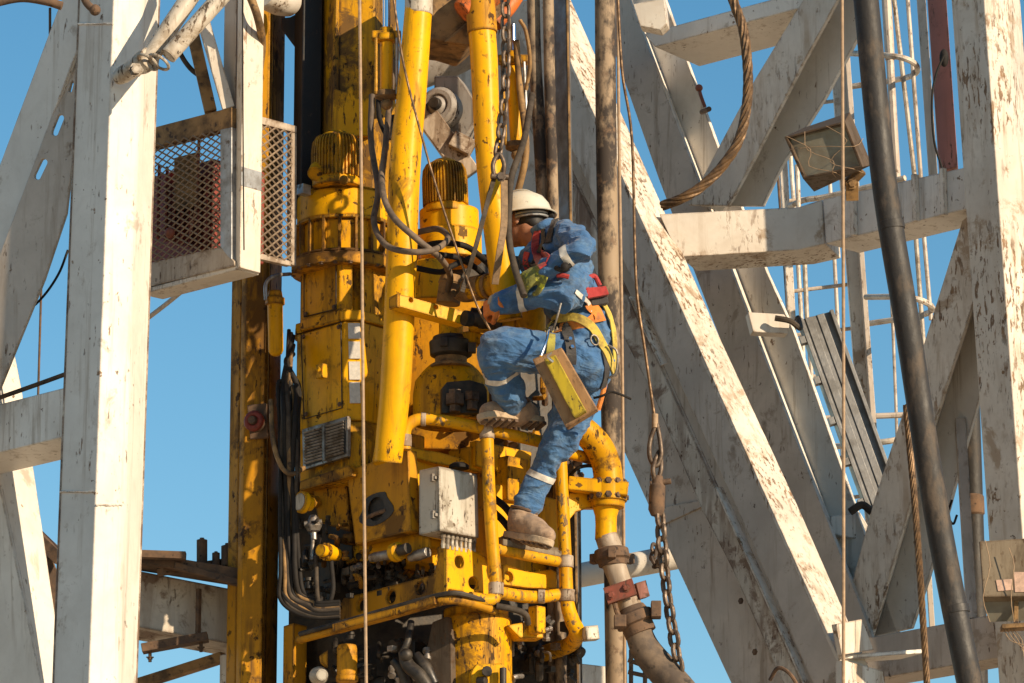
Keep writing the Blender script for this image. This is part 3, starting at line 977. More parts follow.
tp('guard_rail', 'yel_w', rails, 0)
for x, y, Y, r in ((487, 433, 19.72, 7.4), (496, 589, 19.72, 7.6), (566, 562, 19.98, 7.6), (567, 596, 19.98, 8), (404.6, 441, 19.66, 7)):
    tp('rail_sleeve', 'mud', lambda m: m.cyl(P(x, y + 6, Y), P(x, y - 6, Y), S(r)), .002)
for x0, x1, Y, y in ((538, 545, 19.9, 596.5), (421, 426, 19.67, 419.2)):
    tp('rail_sleeve', 'mud', lambda m: m.ptube([(x0, y, Y), (x1, y + .2, Y)], 6.9, 14, 1), .002)
tp('step_tread', 'lampbox_b', lambda m: (m.beam(P(498, 543, 19.76), P(566, 557, 20.02), ZZ, .03, .07), m.plate([(503, 536), (560, 548), (560, 553), (503, 543)], plane(520, 545, 19.95, 40), .04)), .004)
tp('rail_bracket', 'yel', lambda m: (m.cbox(537, 605, 632, 9, 9, 19.9), m.plate([(507, 625), (537, 620), (544, 628), (544, 638), (520, 638)], plane(520, 628, 19.95, 20), .1)), .006)
tp('drip_hose', 'rubber_d', lambda m: m.ptube([(496, 606, 19.7), (512, 609, 19.72), (525, 614, 19.76), (528, 624, 19.8)], 3.2, 10), 0)
tp('end_stub', 'boxgrey', lambda m: m.beam(P(584, 634, 20.0), P(597, 633, 20.02), ZZ, S(14), S(12)), .003)

# --- quill and grabber below the guard
q0, q1 = P(477, 720, 20.05), P(476, 610, 20.05)
tp('quill', 'yel_g', lambda m: m.lathe(q0, q1, [(0, S(35)), (.9, S(35)), (.93, S(32)), (1, S(32))], 36), .004)
tp('quill_bracket', 'yel', lambda m: (m.plate([(471, 672), (476, 664), (502, 663), (510, 672), (511, 700), (470, 700)], plane(490, 680, 19.83, 10), .06), ), .005)
tp('quill_pin', 'dark', lambda m: (m.cyl(P(487, 672, 19.82), P(487, 671, 19.76), S(5)), m.cyl(P(483, 671, 19.8), P(490, 671, 19.8), S(4)), m.cyl(P(478, 681, 19.8), P(486, 681, 19.78), S(4.5)), m.cyl(P(503, 690, 19.8), P(503, 668, 19.8), S(3.5))), .002)
tp('quill_guard', 'lampbox', lambda m: m.plate([(432, 622), (447, 616), (451, 640), (452, 700), (430, 700), (424, 660)], plane(440, 660, 19.92, -30), .05), .006)
def grab(m):
    m.ptube([(411, 622, 19.85), (408, 640, 19.8), (403, 652, 19.8)], 3.6, 10)
    m.ptube([(404, 652, 19.8), (408, 665, 19.78), (420, 676, 19.76), (430, 690, 19.76)], [6, 7, 7, 6], 12)
    m.ptube([(416, 655, 19.8), (426, 668, 19.78), (434, 684, 19.78)], [5, 6.5, 6], 12)
    m.ptube([(393, 660, 19.85), (402, 672, 19.85), (408, 692, 19.85)], [4, 5, 5], 12)
    m.ball(P(406, 655, 19.76), .03)
tp('pipe_grabber', 'dark', grab, 0)
def leftlow(m):
    m.vprism([(287, 20.3), (297, 20.22), (310, 20.3), (310, 20.5)], vz(297, 720, 20.2), vz(297, 622, 20.2))
    m.lathe(P(347, 684, 20.0), P(347, 645, 20.0), [(0, S(5)), (.06, S(11)), (.2, S(11)), (.22, S(10)), (.9, S(10)), (1, S(9))], 20)
    m.plate([(321, 655), (328, 650), (328, 668), (322, 662)], plane(325, 660, 20.0, 20), .03)
tp('lower_bracket', 'yel_r', leftlow, .004)
tp('hose_reel_fitting', 'boxgrey', lambda m: (m.lathe(P(318, 676, 20.1), P(322, 675, 19.9), [(0, S(9)), (.4, S(9)), (.5, S(7)), (1, S(6))], 18),), .003)

# --- small works: gauge, valves, fittings
def gauge(m):
    n = (az(-50) + ZZ * .05).normalized(); c = P(305, 503, 20.0)
    m.mi = 0; m.lathe(c - n * .035, c + n * .03, [(0, S(7)), (.5, S(7.5)), (.55, S(11)), (1, S(11))], 28)
    m.mi = 1; m.lathe(c + n * .0305, c + n * .034, [(0, S(9)), (1, S(8.8))], 24)
tp('gauge', ['yel', 'boxgrey'], gauge, .003)
tp('gauge_mount', 'yel_r', lambda m: (m.plate([(312, 486), (346, 478), (350, 532), (318, 522)], plane(330, 500, 20.14, -30), .03), m.cyl(P(306, 503, 20.02), P(316, 502, 20.16), S(6))), .004)  # darker ochre puts the recess's shade into the colour
def valve(m):
    m.lathe(P(314, 540, 20.05), P(313, 515, 20.05), [(0, S(3)), (.3, S(3)), (.35, S(6)), (.55, S(8.5)), (.7, S(6)), (.85, S(5)), (1, S(3))], 16)
    m.cyl(P(304, 524, 20.05), P(322, 522, 20.05), S(3)); m.cyl(P(312, 560, 20.05), P(313, 538, 20.05), S(2))
tp('needle_valve', 'steel', valve, .002)
def tbar(m):
    n = az(-35); c = P(327, 552, 19.95)
    m.lathe(c - n * .08, c + n * .05, [(0, S(6)), (.5, S(8.5)), (.7, S(8.5)), (.72, S(6)), (1, S(6))], 20)
    for k in range(9):
        a = k * 2 * math.pi / 9; u, w = perp(n)
        m.bolt(c + n * .012 + (u * math.cos(a) + w * math.sin(a)) * S(7), n, .008)
tp('hub_fitting', 'yel', tbar, .002)
def clutter(mat, n, box, Y, rr=(1.6, 4.2)):
    """small works, every one a part of its own"""
    for k in range(n):
        x, y = rnd.uniform(box[0], box[2]), rnd.uniform(box[1], box[3])
        Yk = Y + rnd.uniform(-.08, .12)
        r = rnd.uniform(*rr)
        t = rnd.random()
        dx, dy = rnd.choice(((10, -3), (0, 11), (7, 6), (-9, 3), (0, -9)))
        if t < .45:
            hx = 6 if rnd.random() < .5 else 12
            tp('pipe_fitting', mat, lambda m: m.lathe(P(x, y, Yk), P(x + dx, y + dy, Yk + rnd.uniform(-.05, .05)), [(0, S(r * 1.5)), (.3, S(r * 1.5)), (.32, S(r)), (.7, S(r)), (.72, S(r * 1.35)), (1, S(r * 1.3))], hx), .001)
        elif t < .8:
            tp('hose_elbow', mat, lambda m: m.ptube([(x, y, Yk), (x + dx * .9, y + dy * .3, Yk - .06), (x + dx, y + dy * 1.5, Yk)], r * .75, 8, 4), 0)
        else:
            tp('valve_block', mat, lambda m: m.box(P(x, y, Yk), az(-45) * S(r * 1.4), LA * S(r * 1.8), ZZ * S(r * 1.3)), .002)
clutter('dark', 46, (345, 552, 436, 600), 20.02)
clutter('steel', 15, (345, 552, 436, 590), 19.98, (1.2, 2.6))
clutter('yel_r', 7, (345, 550, 436, 580), 19.98, (1.8, 3.4))
tp('hydraulic_block', 'dark', lambda m: (m.cbox(352, 520, 560, 26, 30, 20.2), m.cbox(420, 566, 596, 60, 14, 20.1), m.cbox(330, 560, 600, 20, 20, 20.2)), .004)
clutter('dark', 30, (300, 520, 345, 612), 20.12)
clutter('yel_r', 6, (318, 520, 352, 560), 20.05, (2, 4))
def ringval(m):
    m.mi = 0; m.lathe(P(371, 558, 19.9), P(394, 554, 19.78), [(0, S(4)), (.2, S(5)), (1, S(5))], 18)
    m.mi = 1; m.lathe(P(394, 553, 19.8), P(400, 551, 19.76), [(0, S(7)), (.1, S(9.5)), (.8, S(9.5)), (1, S(7))], 20)
    m.mi = 2; m.lathe(P(399, 551, 19.76), P(408, 548, 19.72), [(0, S(5)), (1, S(5.5))], 16)
tp('ring_valve', ['steel', 'yel', 'dark'], ringval, .002)
tp('ring_valve', ['steel'], lambda m: m.lathe(P(410, 558, 19.78), P(428, 552, 19.7), [(0, S(4)), (.5, S(5.5)), (1, S(5))], 14), .002)
clutter('dark', 40, (330, 640, 440, 700), 20.15, (2, 6))
clutter('steel', 12, (380, 640, 470, 700), 20.0, (1.5, 3.4))
clutter('dark', 30, (500, 610, 580, 700), 20.3, (2, 6))
clutter('steel', 10, (505, 615, 560, 680), 20.15, (1.5, 3.4))
clutter('rusty', 14, (540, 455, 592, 500), 20.25, (1.6, 4))

# --- rear second motor on its yellow cylinder
q = motor(446, 214, 160, 20.35, S(22), 'yel_g', 'brake_motor', -2)
tp('brake_drum', 'yel', lambda m: m.lathe(P(450, 262, 20.4), P(449, 211, 20.4), [(0, S(33)), (.55, S(33)), (.57, S(30.5)), (1, S(30.5))], 36), .004)
tp('brake_cap', 'yel_g', lambda m: (m.lathe(P(430, 303, 20.2), P(430, 262, 20.2), [(0, S(22)), (.8, S(21)), (1, S(16))], 24),), .004)
tp('rear_frame', 'dark', lambda m: m.vprism([(486, 20.42), (520, 20.34), (556, 20.45), (556, 20.8), (486, 20.8)], vz(520, 470, 20.4), vz(520, 332, 20.4)), .01)
clutter('yel_r', 7, (490, 380, 545, 440), 20.25, (2, 5))
clutter('rusty', 10, (490, 375, 550, 440), 20.27, (2, 5))
tp('rear_body', 'yel_r', lambda m: m.vprism([(392, 20.45), (420, 20.38), (500, 20.42), (520, 20.6), (520, 20.9), (392, 20.9)], vz(440, 450, 20.4), vz(440, 300, 20.4)), .008)

# --- valve stack in the middle
def stack(m):
    m.lathe(P(451, 424, 20.02), P(451, 366, 20.02), [(0, S(38)), (.5, S(38)), (.72, S(36)), (.9, S(28)), (1, S(22))], 36)
tp('bell_housing', 'yel_g', stack, .004)
def win(m):
    m.plate([(442, 413), (442, 388), (447, 382), (470, 380), (484, 384), (487, 390), (488, 413)], plane(462, 400, 19.825, 10), .06)
tp('window_dark_plate', 'dark', win, .003)  # dark plate stands in for the shaded inside of the opening
tp('window_nut', 'chain', lambda m: (m.lathe(P(455, 412, 19.8), P(455, 390, 19.8), [(0, S(6)), (.3, S(6)), (.32, S(10)), (.8, S(10)), (.82, S(7)), (1, S(7))], 6), m.lathe(P(472, 410, 19.82), P(472, 392, 19.82), [(0, S(6)), (.5, S(6)), (.52, S(8)), (1, S(8))], 6)), .002)
def pack(m):
    m.mi = 0; m.lathe(P(451, 358, 19.95), P(451, 337, 19.95), [(0, S(16)), (.12, S(21)), (.75, S(22)), (.82, S(19)), (1, S(18))], 30)
    m.box(P(444, 342, 19.86), RT * S(4), V((0, .02, 0)), ZZ * S(5)); m.box(P(472, 348, 19.88), RT * S(4), V((0, .02, 0)), ZZ * S(5))
    m.mi = 1; m.lathe(P(451, 368, 19.95), P(451, 357, 19.95), [(0, S(21)), (.3, S(20)), (.4, S(16)), (1, S(16))], 30)
tp('packing_nut', ['dark', 'ochre'], pack, .004)
tp('stem', 'yel_g', lambda m: (m.lathe(P(451, 338, 19.98), P(451, 322, 19.98), [(0, S(15)), (.3, S(12)), (1, S(12))], 24), m.plate([(462, 332), (474, 330), (488, 336), (488, 345), (466, 342)], plane(474, 336, 19.9, 20), .08)), .005)
def goose(m):
    m.mi = 0
    m.ptube([(470, 290, 19.75), (490, 286, 19.70), (508, 286, 19.7), (522, 292, 19.74), (530, 306, 19.8), (531, 330, 19.85)], [11, 12, 13, 14, 15, 15], 22)
    m.ptube([(470, 322, 19.9), (520, 326, 19.88), (540, 326, 19.9)], 10, 18)
    m.mi = 1
    m.ptube([(462, 288, 19.77), (466, 290, 19.77), (482, 287, 19.72)], 12.5, 22)
    m.ptube([(487, 286.5, 19.71), (490, 286, 19.7)], 13, 22)
tp('gooseneck', ['yel_g', 'ochre'], goose, 0)
tp('gooseneck_joint', 'dark', lambda m: (m.ptube([(470, 316, 19.82), (486, 319, 19.82), (500, 321, 19.84)], [9, 10, 9.5], 18), m.ptube([(480, 317, 19.8), (486, 318, 19.8)], 11.5, 18), m.ptube([(497, 320, 19.83), (501, 320.5, 19.83)], 12, 18)), 0)
tp('bypass_cap', ['ochre', 'yel_g'], lambda m: (m.lathe(P(448, 304, 19.9), P(452, 276, 19.9), [(0, S(12)), (.7, S(12)), (.72, S(13)), (1, S(11))], 22),), .004)


# ================================================================== lifting links, clamp arm, cylinders
def link(name, label, pts, r, top, endmat='pale_pipe'):
    rt = thing(name, label, 'lifting link', P(*pts[-1]))
    mb = MB(); mb.ptube(pts, r, 26, 8); part(mb, 'arm', M['yel'], rt, 0)
    mb = MB(); mb.ptube(top, r[0] + 1.2, 24, 2); part(mb, 'worn_end', M[endmat], rt, 0)
    return rt
lk = link('lifting_link', 'thick yellow lifting link with a pale worn upper end, carrying the drilled clamp arm', [(419, -10, 19.55), (418, 15, 19.55), (412, 90, 19.55), (405, 165, 19.55), (401, 270, 19.55), (396, 380, 19.57), (390, 440, 19.6), (388, 462, 19.62)],
          [13, 14, 15, 16, 15.5, 15.5, 14.5, 14], [(419.3, -30, 19.55), (418.6, 15, 19.55)])
mb = MB(); mb.plate([(371, 464), (378, 425), (396, 415), (397, 456)], plane(390, 440, 19.66, -15), .06); part(mb, 'foot_web', M['yel'], lk, .008)
link('lifting_link', 'smooth yellow lifting link between the hanging chain and the second motor', [(481, 20, 19.60), (484, 60, 19.60), (488, 150, 19.58), (495, 215, 19.57), (504, 285, 19.60), (510, 320, 19.62)],
     [14, 14, 13, 13.5, 13.5, 13], [(480, 0, 19.60), (482.5, 33, 19.60)], 'yel_r')
rt = thing('clamp_arm', 'short yellow square arm with drilled holes clamped across the pale-ended lifting link', 'clamp arm', P(430, 315, 19.4))
ap = plane(392, 300, 19.38, 30)
mb = MB(); mb.plate([(397, 293.5), (465, 311), (465, 325), (397, 306)], ap, .075, holes=[(411, 300, 2.4), (436, 307, 2.4)]); part(mb, 'arm_tube', M['yel'], rt, .004)
mb = MB(); mb.plate([(388.5, 299), (397, 293), (397, 307), (389, 308)], plane(392, 300, 19.40, -45), .02); part(mb, 'end_plate', M['yel_r'], rt, .003)
mb = MB(); mb.ptube([(464, 318, 19.52), (471, 319, 19.54)], 8, 16, 1); part(mb, 'end_stop', M['rubber'], rt, .003)
# hydraulic cylinders
def hcyl(label, x, y0, y1, Y, r, rod, dx=0):
    rt = thing('hydraulic_cylinder', label, 'hydraulic cylinder', P(x, y1, Y))
    mb = MB(); mb.lathe(P(x + dx, y1, Y), P(x, y0, Y), [(0, S(r)), (1, S(r))], 24)
    part(mb, 'barrel', M['yel'], rt, .003)
    mb = MB(); mb.lathe(P(x, y0, Y), P(x, y0 - 14, Y), [(0, S(r + 4)), (.5, S(r + 4)), (.55, S(r + 1)), (1, S(r))], 20); mb.box(P(x, y0 - 6, Y), RT * S(r + 8), V((0, .03, 0)), ZZ * S(4)); part(mb, 'gland', M['yel_g'], rt, .004)
    mb = MB(); mb.cyl(P(x, y0 - 12, Y), P(x - dx * .2, rod, Y), S(4)); part(mb, 'piston_rod', M['chrome'], rt, 0)
    for k in (-1, 1):
        mb = MB(); mb.ptube([(x + k * (r + 4), y0 - 4, Y - .03), (x + dx + k * (r + 4), y1, Y - .03)], 1.7, 8, 1); part(mb, 'tie_rod', M['yel_g'] if k < 0 else M['galv'], rt, 0)
    mb = MB(); mb.lathe(P(x + dx, y1 + 6, Y), P(x + dx, y1 - 2, Y), [(0, S(r)), (.3, S(r + 5)), (1, S(r + 5))], 18); mb.ball(P(x + dx, y1 + 10, Y), S(6)); part(mb, 'clevis', M['ochre'], rt, .003)
    return rt
hcyl('yellow hydraulic cylinder with a chrome rod, in front of the oily upper housing', 386.5, 42, 94, 19.62, 6.5, -30)
hcyl('dirty yellow hydraulic cylinder behind the hanging chain', 513, 66, 145, 20.05, 7, 25, 4)
# elevator block at the top
rt = thing('link_block', 'rusty brown link block with orange paint at the top of the lifting links', 'link block', P(460, 46, 19.9))
mb = MB(); mb.plate([(431, -40), (431, 40), (446, 42), (466, 48), (476, 40), (503, 12), (508, -40)], plane(465, 20, 19.72, 10), .3); part(mb, 'block', M['ochre'], rt, .012)
mb = MB(); mb.plate([(446, 42), (472, 46), (500, 12), (486, 8)], plane(470, 30, 19.70, 30, -20), .03); part(mb, 'worn_face', M['ochre'], rt, .006)
mb = MB(); mb.lathe(P(462, 12, 19.6), P(502, -18, 19.66), [(0, S(12)), (.3, S(16)), (1, S(16))], 24); part(mb, 'orange_pin', M['orange'], rt, .004)
mb = MB(); mb.lathe(P(494, 24, 19.8), P(520, -8, 19.85), [(0, S(9)), (.6, S(9)), (1, S(7))], 20); part(mb, 'orange_pin', M['orange'], rt, .004)
# pulley head behind
rt = thing('crown_pulley', 'grey cast pulley seen between the two lifting links', 'pulley', P(450, 130, 20.9))
mb = MB()
n = az(-20); c = P(441, 108, 20.8); u, w = perp(n)
mb.lathe(c - n * .06, c + n * .06, [(0, S(20)), (.2, S(21)), (.5, S(18)), (.8, S(21)), (1, S(17)), (1.0, S(12)), (.9, S(11)), (1.1, S(6)), (1.15, S(3))], 30); part(mb, 'sheave', M['pulley'], rt, .003)
mb = MB(); mb.lathe(c + n * .06, c + n * .10, [(0, S(7)), (1, S(6))], 18); part(mb, 'axle', M['dark'], rt, .003)
mb = MB(); mb.plate([(434, 76), (458, 76), (474, 100), (474, 122), (456, 152), (440, 132), (456, 120), (458, 100), (448, 88), (434, 90)], plane(455, 110, 20.85, -15), .12)
mb.lathe(P(405, 70, 21.1), P(478, 40, 21.1), [(0, S(26)), (.5, S(28)), (1, S(24))], 24); part(mb, 'yoke', M['pulley'], rt, .006)
rt = thing('muddy_strut', 'mud-caked white strut behind the second motor', 'strut', P(440, 160, 20.9))
mb = MB(); mb.beam(P(428, 118, 20.7), P(470, 176, 20.75), RT, S(24), .12); mb.beam(P(452, 140, 20.68), P(472, 150, 20.68), RT, .08, .1); part(mb, 'strut', M['mud'], rt, .006)

# ================================================================== right-hand flow line
rt = thing('flow_line', 'yellow bent flow pipe with flange, hammer union and red clamp, below the crouching worker', 'pipe', P(615, 640, 20.1))
mb = MB(); mb.ptube([(570, 424, 19.95), (584, 431, 19.98), (598, 446, 20.02), (606, 464, 20.05), (609, 486, 20.05)], [12, 14, 14.5, 14.5, 14.5], 26); part(mb, 'elbow', M['yel_g'], rt, 0)
def fl(nm, mat, a, b, prof, n=28, bevel=.003):
    mb = MB(); mb.lathe(P(*a), P(*b), prof, n); return part(mb, nm, M[mat], rt, bevel)
fl('flange', 'yel_g', (608, 482, 20.05), (608, 508, 20.05), [(0, S(19)), (.75, S(19)), (.77, S(17)), (1, S(16))])
for k in range(12):
    a = k * math.pi / 6
    o_ = V((math.cos(a), math.sin(a), 0))
    for dz in (0, S(14)):
        if o_.y < .3:
            mb = MB(); mb.bolt(P(608, 484, 20.05) + o_ * S(18.5) - ZZ * dz, o_, .012); part(mb, 'bolt', M['rusty'], rt, 0)
mb = MB(); mb.plate([(566, 480), (598, 484), (598, 508), (588, 508), (576, 512), (566, 524)], plane(580, 490, 20.04, 25), .05); mb.beam(P(568, 484, 20.0), P(628, 490, 20.0), ZZ, S(14), .06); part(mb, 'support_arm', M['yel'], rt, .005)
fl('spool', 'yel', (606, 506, 20.06), (606, 540, 20.06), [(0, S(14)), (.3, S(11)), (.55, S(10.5)), (1, S(11))])
fl('spool_neck', 'mud', (606, 536, 20.06), (612, 552, 20.06), [(0, S(11.2)), (1, S(12))])
fl('hammer_union', 'rusty', (611, 548, 20.06), (613, 566, 20.06), [(0, S(13)), (.1, S(17)), (.6, S(18)), (.7, S(15)), (1, S(14))])
mb = MB()
for k in range(3):
    a = k * 2.094 + .5
    c = P(612, 557, 20.06) + V((math.cos(a), math.sin(a), 0)) * S(19)
    mb = MB(); mb.box(c, V((math.cos(a), math.sin(a), 0)) * S(5), V((-math.sin(a), math.cos(a), 0)) * S(4), ZZ * S(5)); part(mb, 'union_lug', M['rusty'], rt, .004)
fl('worn_spool', 'mud', (613, 562, 20.06), (634, 618, 20.06), [(0, S(12)), (.3, S(11)), (.7, S(12)), (1, S(13))])
mb = MB(); mb.plate([(603, 588), (632, 578), (637, 594), (608, 604)], plane(620, 590, 19.96, -5), .03); mb.plate([(636, 583), (646, 580), (650, 596), (640, 599)], plane(640, 590, 20.02, 20), .06)
for x, y in ((611, 595), (626, 588)):
    mb.bolt(P(x, y, 19.955), az(-5), .014)
part(mb, 'red_clamp', M['red'], rt, .004)
fl('lower_union', 'rusty', (630, 608, 20.06), (641, 634, 20.06), [(0, S(14)), (.2, S(16)), (.25, S(19)), (.6, S(20)), (.65, S(16)), (1, S(16))])
mb = MB(); mb.box(P(656, 610, 20.0), RT * S(5), V((0, .04, 0)), ZZ * S(8)); part(mb, 'union_lug', M['rusty'], rt, .004)
mb = MB(); mb.box(P(620, 622, 20.0), RT * S(6), V((0, .04, 0)), ZZ * S(6)); part(mb, 'union_lug', M['rusty'], rt, .004)
mb = MB(); mb.ptube([(614, 600, 20.0), (617, 612, 19.98), (622, 622, 19.98)], 2.6, 8); part(mb, 'clamp_link', M['rusty'], rt, 0)
mb = MB(); mb.ptube([(637, 628, 20.06), (646, 650, 20.06), (664, 672, 20.05), (688, 700, 20.0), (715, 740, 20.0)], [13, 15, 16, 16, 16], 24)
solo(mb, 'mud_hose', M['hosebrown'], 'thick dark brown hose running down from the red clamped union', 'hose', bevel=0)

# ================================================================== upright pipes behind the worker
def upipe(label, pts, r, mat, nm='upright_pipe'):
    mb = MB(); mb.ptube(pts, r, 20, 4); return solo(mb, nm, M[mat], label, 'pipe', bevel=0)
upipe('rusty upright hose behind the hanging chain, nearest the dirty yellow cylinder', [(533, -20, 20.5), (535, 60, 20.5), (541, 160, 20.5), (545, 260, 20.5), (550, 420, 20.5), (556, 720, 20.5)], 6.6, 'pipe', 'rotary_hose')
upipe('rusty upright hose running down beside the flat dark guide strip', [(548, -20, 20.45), (550, 100, 20.45), (553, 200, 20.45), (557, 400, 20.45), (562, 720, 20.45)], 5.6, 'pipe', 'rotary_hose')
rt = thing('guide_strip', 'flat dark grey guide strip behind the worker with one sunlit edge', 'guide strip', P(572, 720, 20.7))
mb = MB(); mb.vprism([(553, 20.68), (571, 20.55), (575, 20.6), (560, 20.8)], vz(562, 720, 20.6), vz(562, -40, 20.6), V((-.012, 0, 0))); part(mb, 'strip', M['galvtray'], rt, .004)
mb = MB(); mb.vprism([(571.5, 20.54), (573.6, 20.54), (574, 20.56), (571.5, 20.56)], vz(562, 720, 20.6), vz(562, -40, 20.6), V((-.012, 0, 0))); part(mb, 'edge_trim', M['ochre'], rt, .002)
upipe('tall rusty brown standpipe directly behind the worker, streaked and scaled', [(605, -30, 20.6), (606, 120, 20.6), (609, 300, 20.6), (613, 480, 20.6), (617, 730, 20.6)], 10.6, 'pipe', 'standpipe')
upipe('dark brown pipe low down behind the yellow guard rail end', [(572, 470, 20.75), (574, 720, 20.75)], 8.5, 'pipe')
def line(label, pts, r, mat='cord', nm='line', cat='line'):
    mb = MB(); mb.ptube(pts, r, 8, 6); return solo(mb, nm, M[mat], label, cat, bevel=0)
line('thin tan line hanging straight down in front of the yellow gearbox', [(359.5, -20, 19.3), (361.5, 200, 19.3), (363.5, 440, 19.3), (366.5, 710, 19.3)], 1.6, 'cord')
line('thin rusty line hugging the tall rusty standpipe', [(617.5, -20, 20.3), (619, 140, 20.3), (622, 340, 20.3), (625, 700, 20.3)], 1.6, 'cord')
line('thin grey wire rope slanting down to the swivel and chain', [(617, -20, 20.0), (622, 70, 20.0), (632, 140, 20.0), (636, 280, 20.0), (645, 350, 20.0), (655, 420, 20.0)], 1.5, 'ropes', 'wire_rope', 'wire rope')
line('thin taut wire slanting across both lifting links', [(393, -6, 19.36), (404, 66, 19.36), (425, 148, 19.36), (444, 211, 19.36), (474, 298, 19.36), (490, 330, 19.4)], 1.2, 'ropes', 'taut_wire', 'wire')
# chain with shackle and slings
rt = thing('hanging_chain', 'rusty steel chain hanging to a shackle in front of the smooth lifting link', 'chain', P(499, 175, 19.36))
mb = MB(); mb.chain([P(505, -20, 19.36), P(506, 66, 19.36), P(502, 123, 19.36), P(498, 152, 19.36)], S(12.5), S(1.9)); part(mb, 'links', M['chain'], rt, 0)
mb = MB(); mb.ptube([(494, 176, 19.34), (493, 164, 19.34), (499, 154, 19.34), (504, 164, 19.34), (503, 176, 19.34)], 2.4, 10)
mb.cyl(P(491, 176, 19.34), P(508, 177, 19.36), S(3)); mb.bolt(P(501, 177, 19.30), az(0), S(3.6)); part(mb, 'shackle', M['chain'], rt, 0)
def sling(label, pts, w, mat):
    mb = MB()
    q = catmull([P(*p) for p in pts], 6)
    for a, b in zip(q, q[1:]):
        mb.beam(a, b + (b - a) * .05, RT + V((0, .3, 0)), S(w), .008)
    return solo(mb, 'web_sling', M[mat], label, 'sling', bevel=.002)
sling('dark webbing sling slanting from the shackle to the gooseneck', [(494, 178, 19.36), (488, 200, 19.36), (477, 242, 19.30), (467, 276, 19.36), (462, 292, 19.36)], 4.6, 'rubber_d')
sling('brown webbing sling hanging straight from the shackle', [(504, 178, 19.36), (504, 222, 19.36), (500, 250, 19.36), (495, 284, 19.44)], 7, 'slingbrown')
mb = MB(); mb.ptube([(532, 95, 19.9), (524, 140, 19.6), (512, 175, 19.45), (509, 205, 19.4), (509, 238, 19.38), (514, 265, 19.3), (524, 296, 19.22)], 3.4, 10)
solo(mb, 'grey_hose', M['rubber_d'], 'dusty grey hose hanging in front of the worker', 'hose', bevel=0)
mb = MB(); mb.ptube([(520, 20, 19.9), (526, 32, 19.9), (530, 62, 19.95), (526, 90, 20.0)], 2, 8)
mb.ptube([(516, 40, 19.95), (520, 90, 20.0), (526, 150, 19.95), (516, 200, 20.0)], 3.6, 10)
solo(mb, 'brown_hose', M['ochre'], 'muddy brown hose curling beside the dirty yellow cylinder', 'hose', bevel=0)
# swivel and lower chain
rt = thing('swivel_chain', 'rusty chain hanging from a wire-rope thimble and swivel beside the raking mast leg', 'chain', P(683, 700, 20.0))
mb = MB(); mb.chain([P(660, 512, 20.0), P(662, 545, 20.0), P(668, 600, 20.0), P(676, 650, 20.0), P(686, 720, 20.0)], S(13.5), S(2.5)); part(mb, 'links', M['chain'], rt, 0)
mb = MB(); mb.lathe(P(656, 516, 20.0), P(658, 476, 20.0), [(0, S(5)), (.15, S(8)), (.75, S(8)), (.8, S(6)), (1, S(5))], 16); mb.cyl(P(650, 484, 20.0), P(671, 481, 20.0), S(3)); part(mb, 'swivel', M['rusty'], rt, .003)
mb = MB(); mb.ptube([(656, 424, 20.0), (650, 442, 20.0), (650, 458, 20.0), (656, 466, 20.0), (661, 456, 20.0), (660, 440, 20.0), (657, 424, 20.0)], 2.4, 10)
mb.ptube([(655, 460, 20.0), (660, 452, 20.02), (661, 470, 20.0), (656, 482, 20.0), (653, 470, 19.98), (655, 460, 20)], 2.4, 10); part(mb, 'thimble', M['chain'], rt, 0)
mb = MB(); mb.cyl(P(655, 428, 20.0), P(655, 414, 20.0), S(3.2)); part(mb, 'ferrule', M['cord'], rt, .002)
mb = MB(); mb.chain([P(655, 545, 20.3), P(653, 558, 20.25), P(657, 566, 20.2), P(662, 560, 20.1)], S(10), S(1.8)); part(mb, 'loose_links', M['chain'], rt, 0)

# ================================================================== hoses
def hose(label, pts, r, mat='rubber', group=None):
    mb = MB(); mb.ptube(pts, r, 12, 8); return solo(mb, 'hydraulic_hose', M[mat], label, 'hose', group, bevel=0)
hose('thick dusty hose looping from the chrome-rod cylinder round the pale-ended lifting link', [(372, 95, 19.85), (371, 140, 19.8), (378, 190, 19.7), (374, 222, 19.62), (386, 245, 19.5), (412, 252, 19.35), (436, 249, 19.4), (448, 238, 19.55), (438, 229, 19.7), (418, 232, 19.85)], 3.1, 'hosebrown')
hose('thick dusty hose dropping across the pale-ended lifting link to the bypass cap', [(394, 60, 19.9), (386, 140, 19.7), (382, 185, 19.5), (392, 215, 19.36), (418, 240, 19.34), (440, 258, 19.45), (450, 275, 19.7), (448, 290, 19.85)], 3.2, 'hosebrown')
hose('black hose arching over the yellow brake drum', [(418, 248, 19.7), (440, 243, 19.75), (465, 246, 19.8), (482, 258, 19.8), (494, 270, 19.75)], 3.2)
hose('black hose lying under the arching hose by the second motor', [(416, 268, 19.8), (440, 272, 19.85), (452, 266, 19.85), (470, 258, 19.95)], 3.0)
hose('long black hose curving behind the drilled clamp arm', [(436, 254, 19.6), (458, 258, 19.65), (476, 268, 19.75), (486, 278, 19.8)], 3.0)
hose('slack black hose against the oily upper housing', [(378, 92, 19.95), (380, 120, 19.9), (390, 138, 19.85), (394, 116, 19.9)], 2.6)
G = 'hoses in the bundle beside the gearbox'
LB = 'greasy hose hanging in the bundle beside the yellow gearbox'
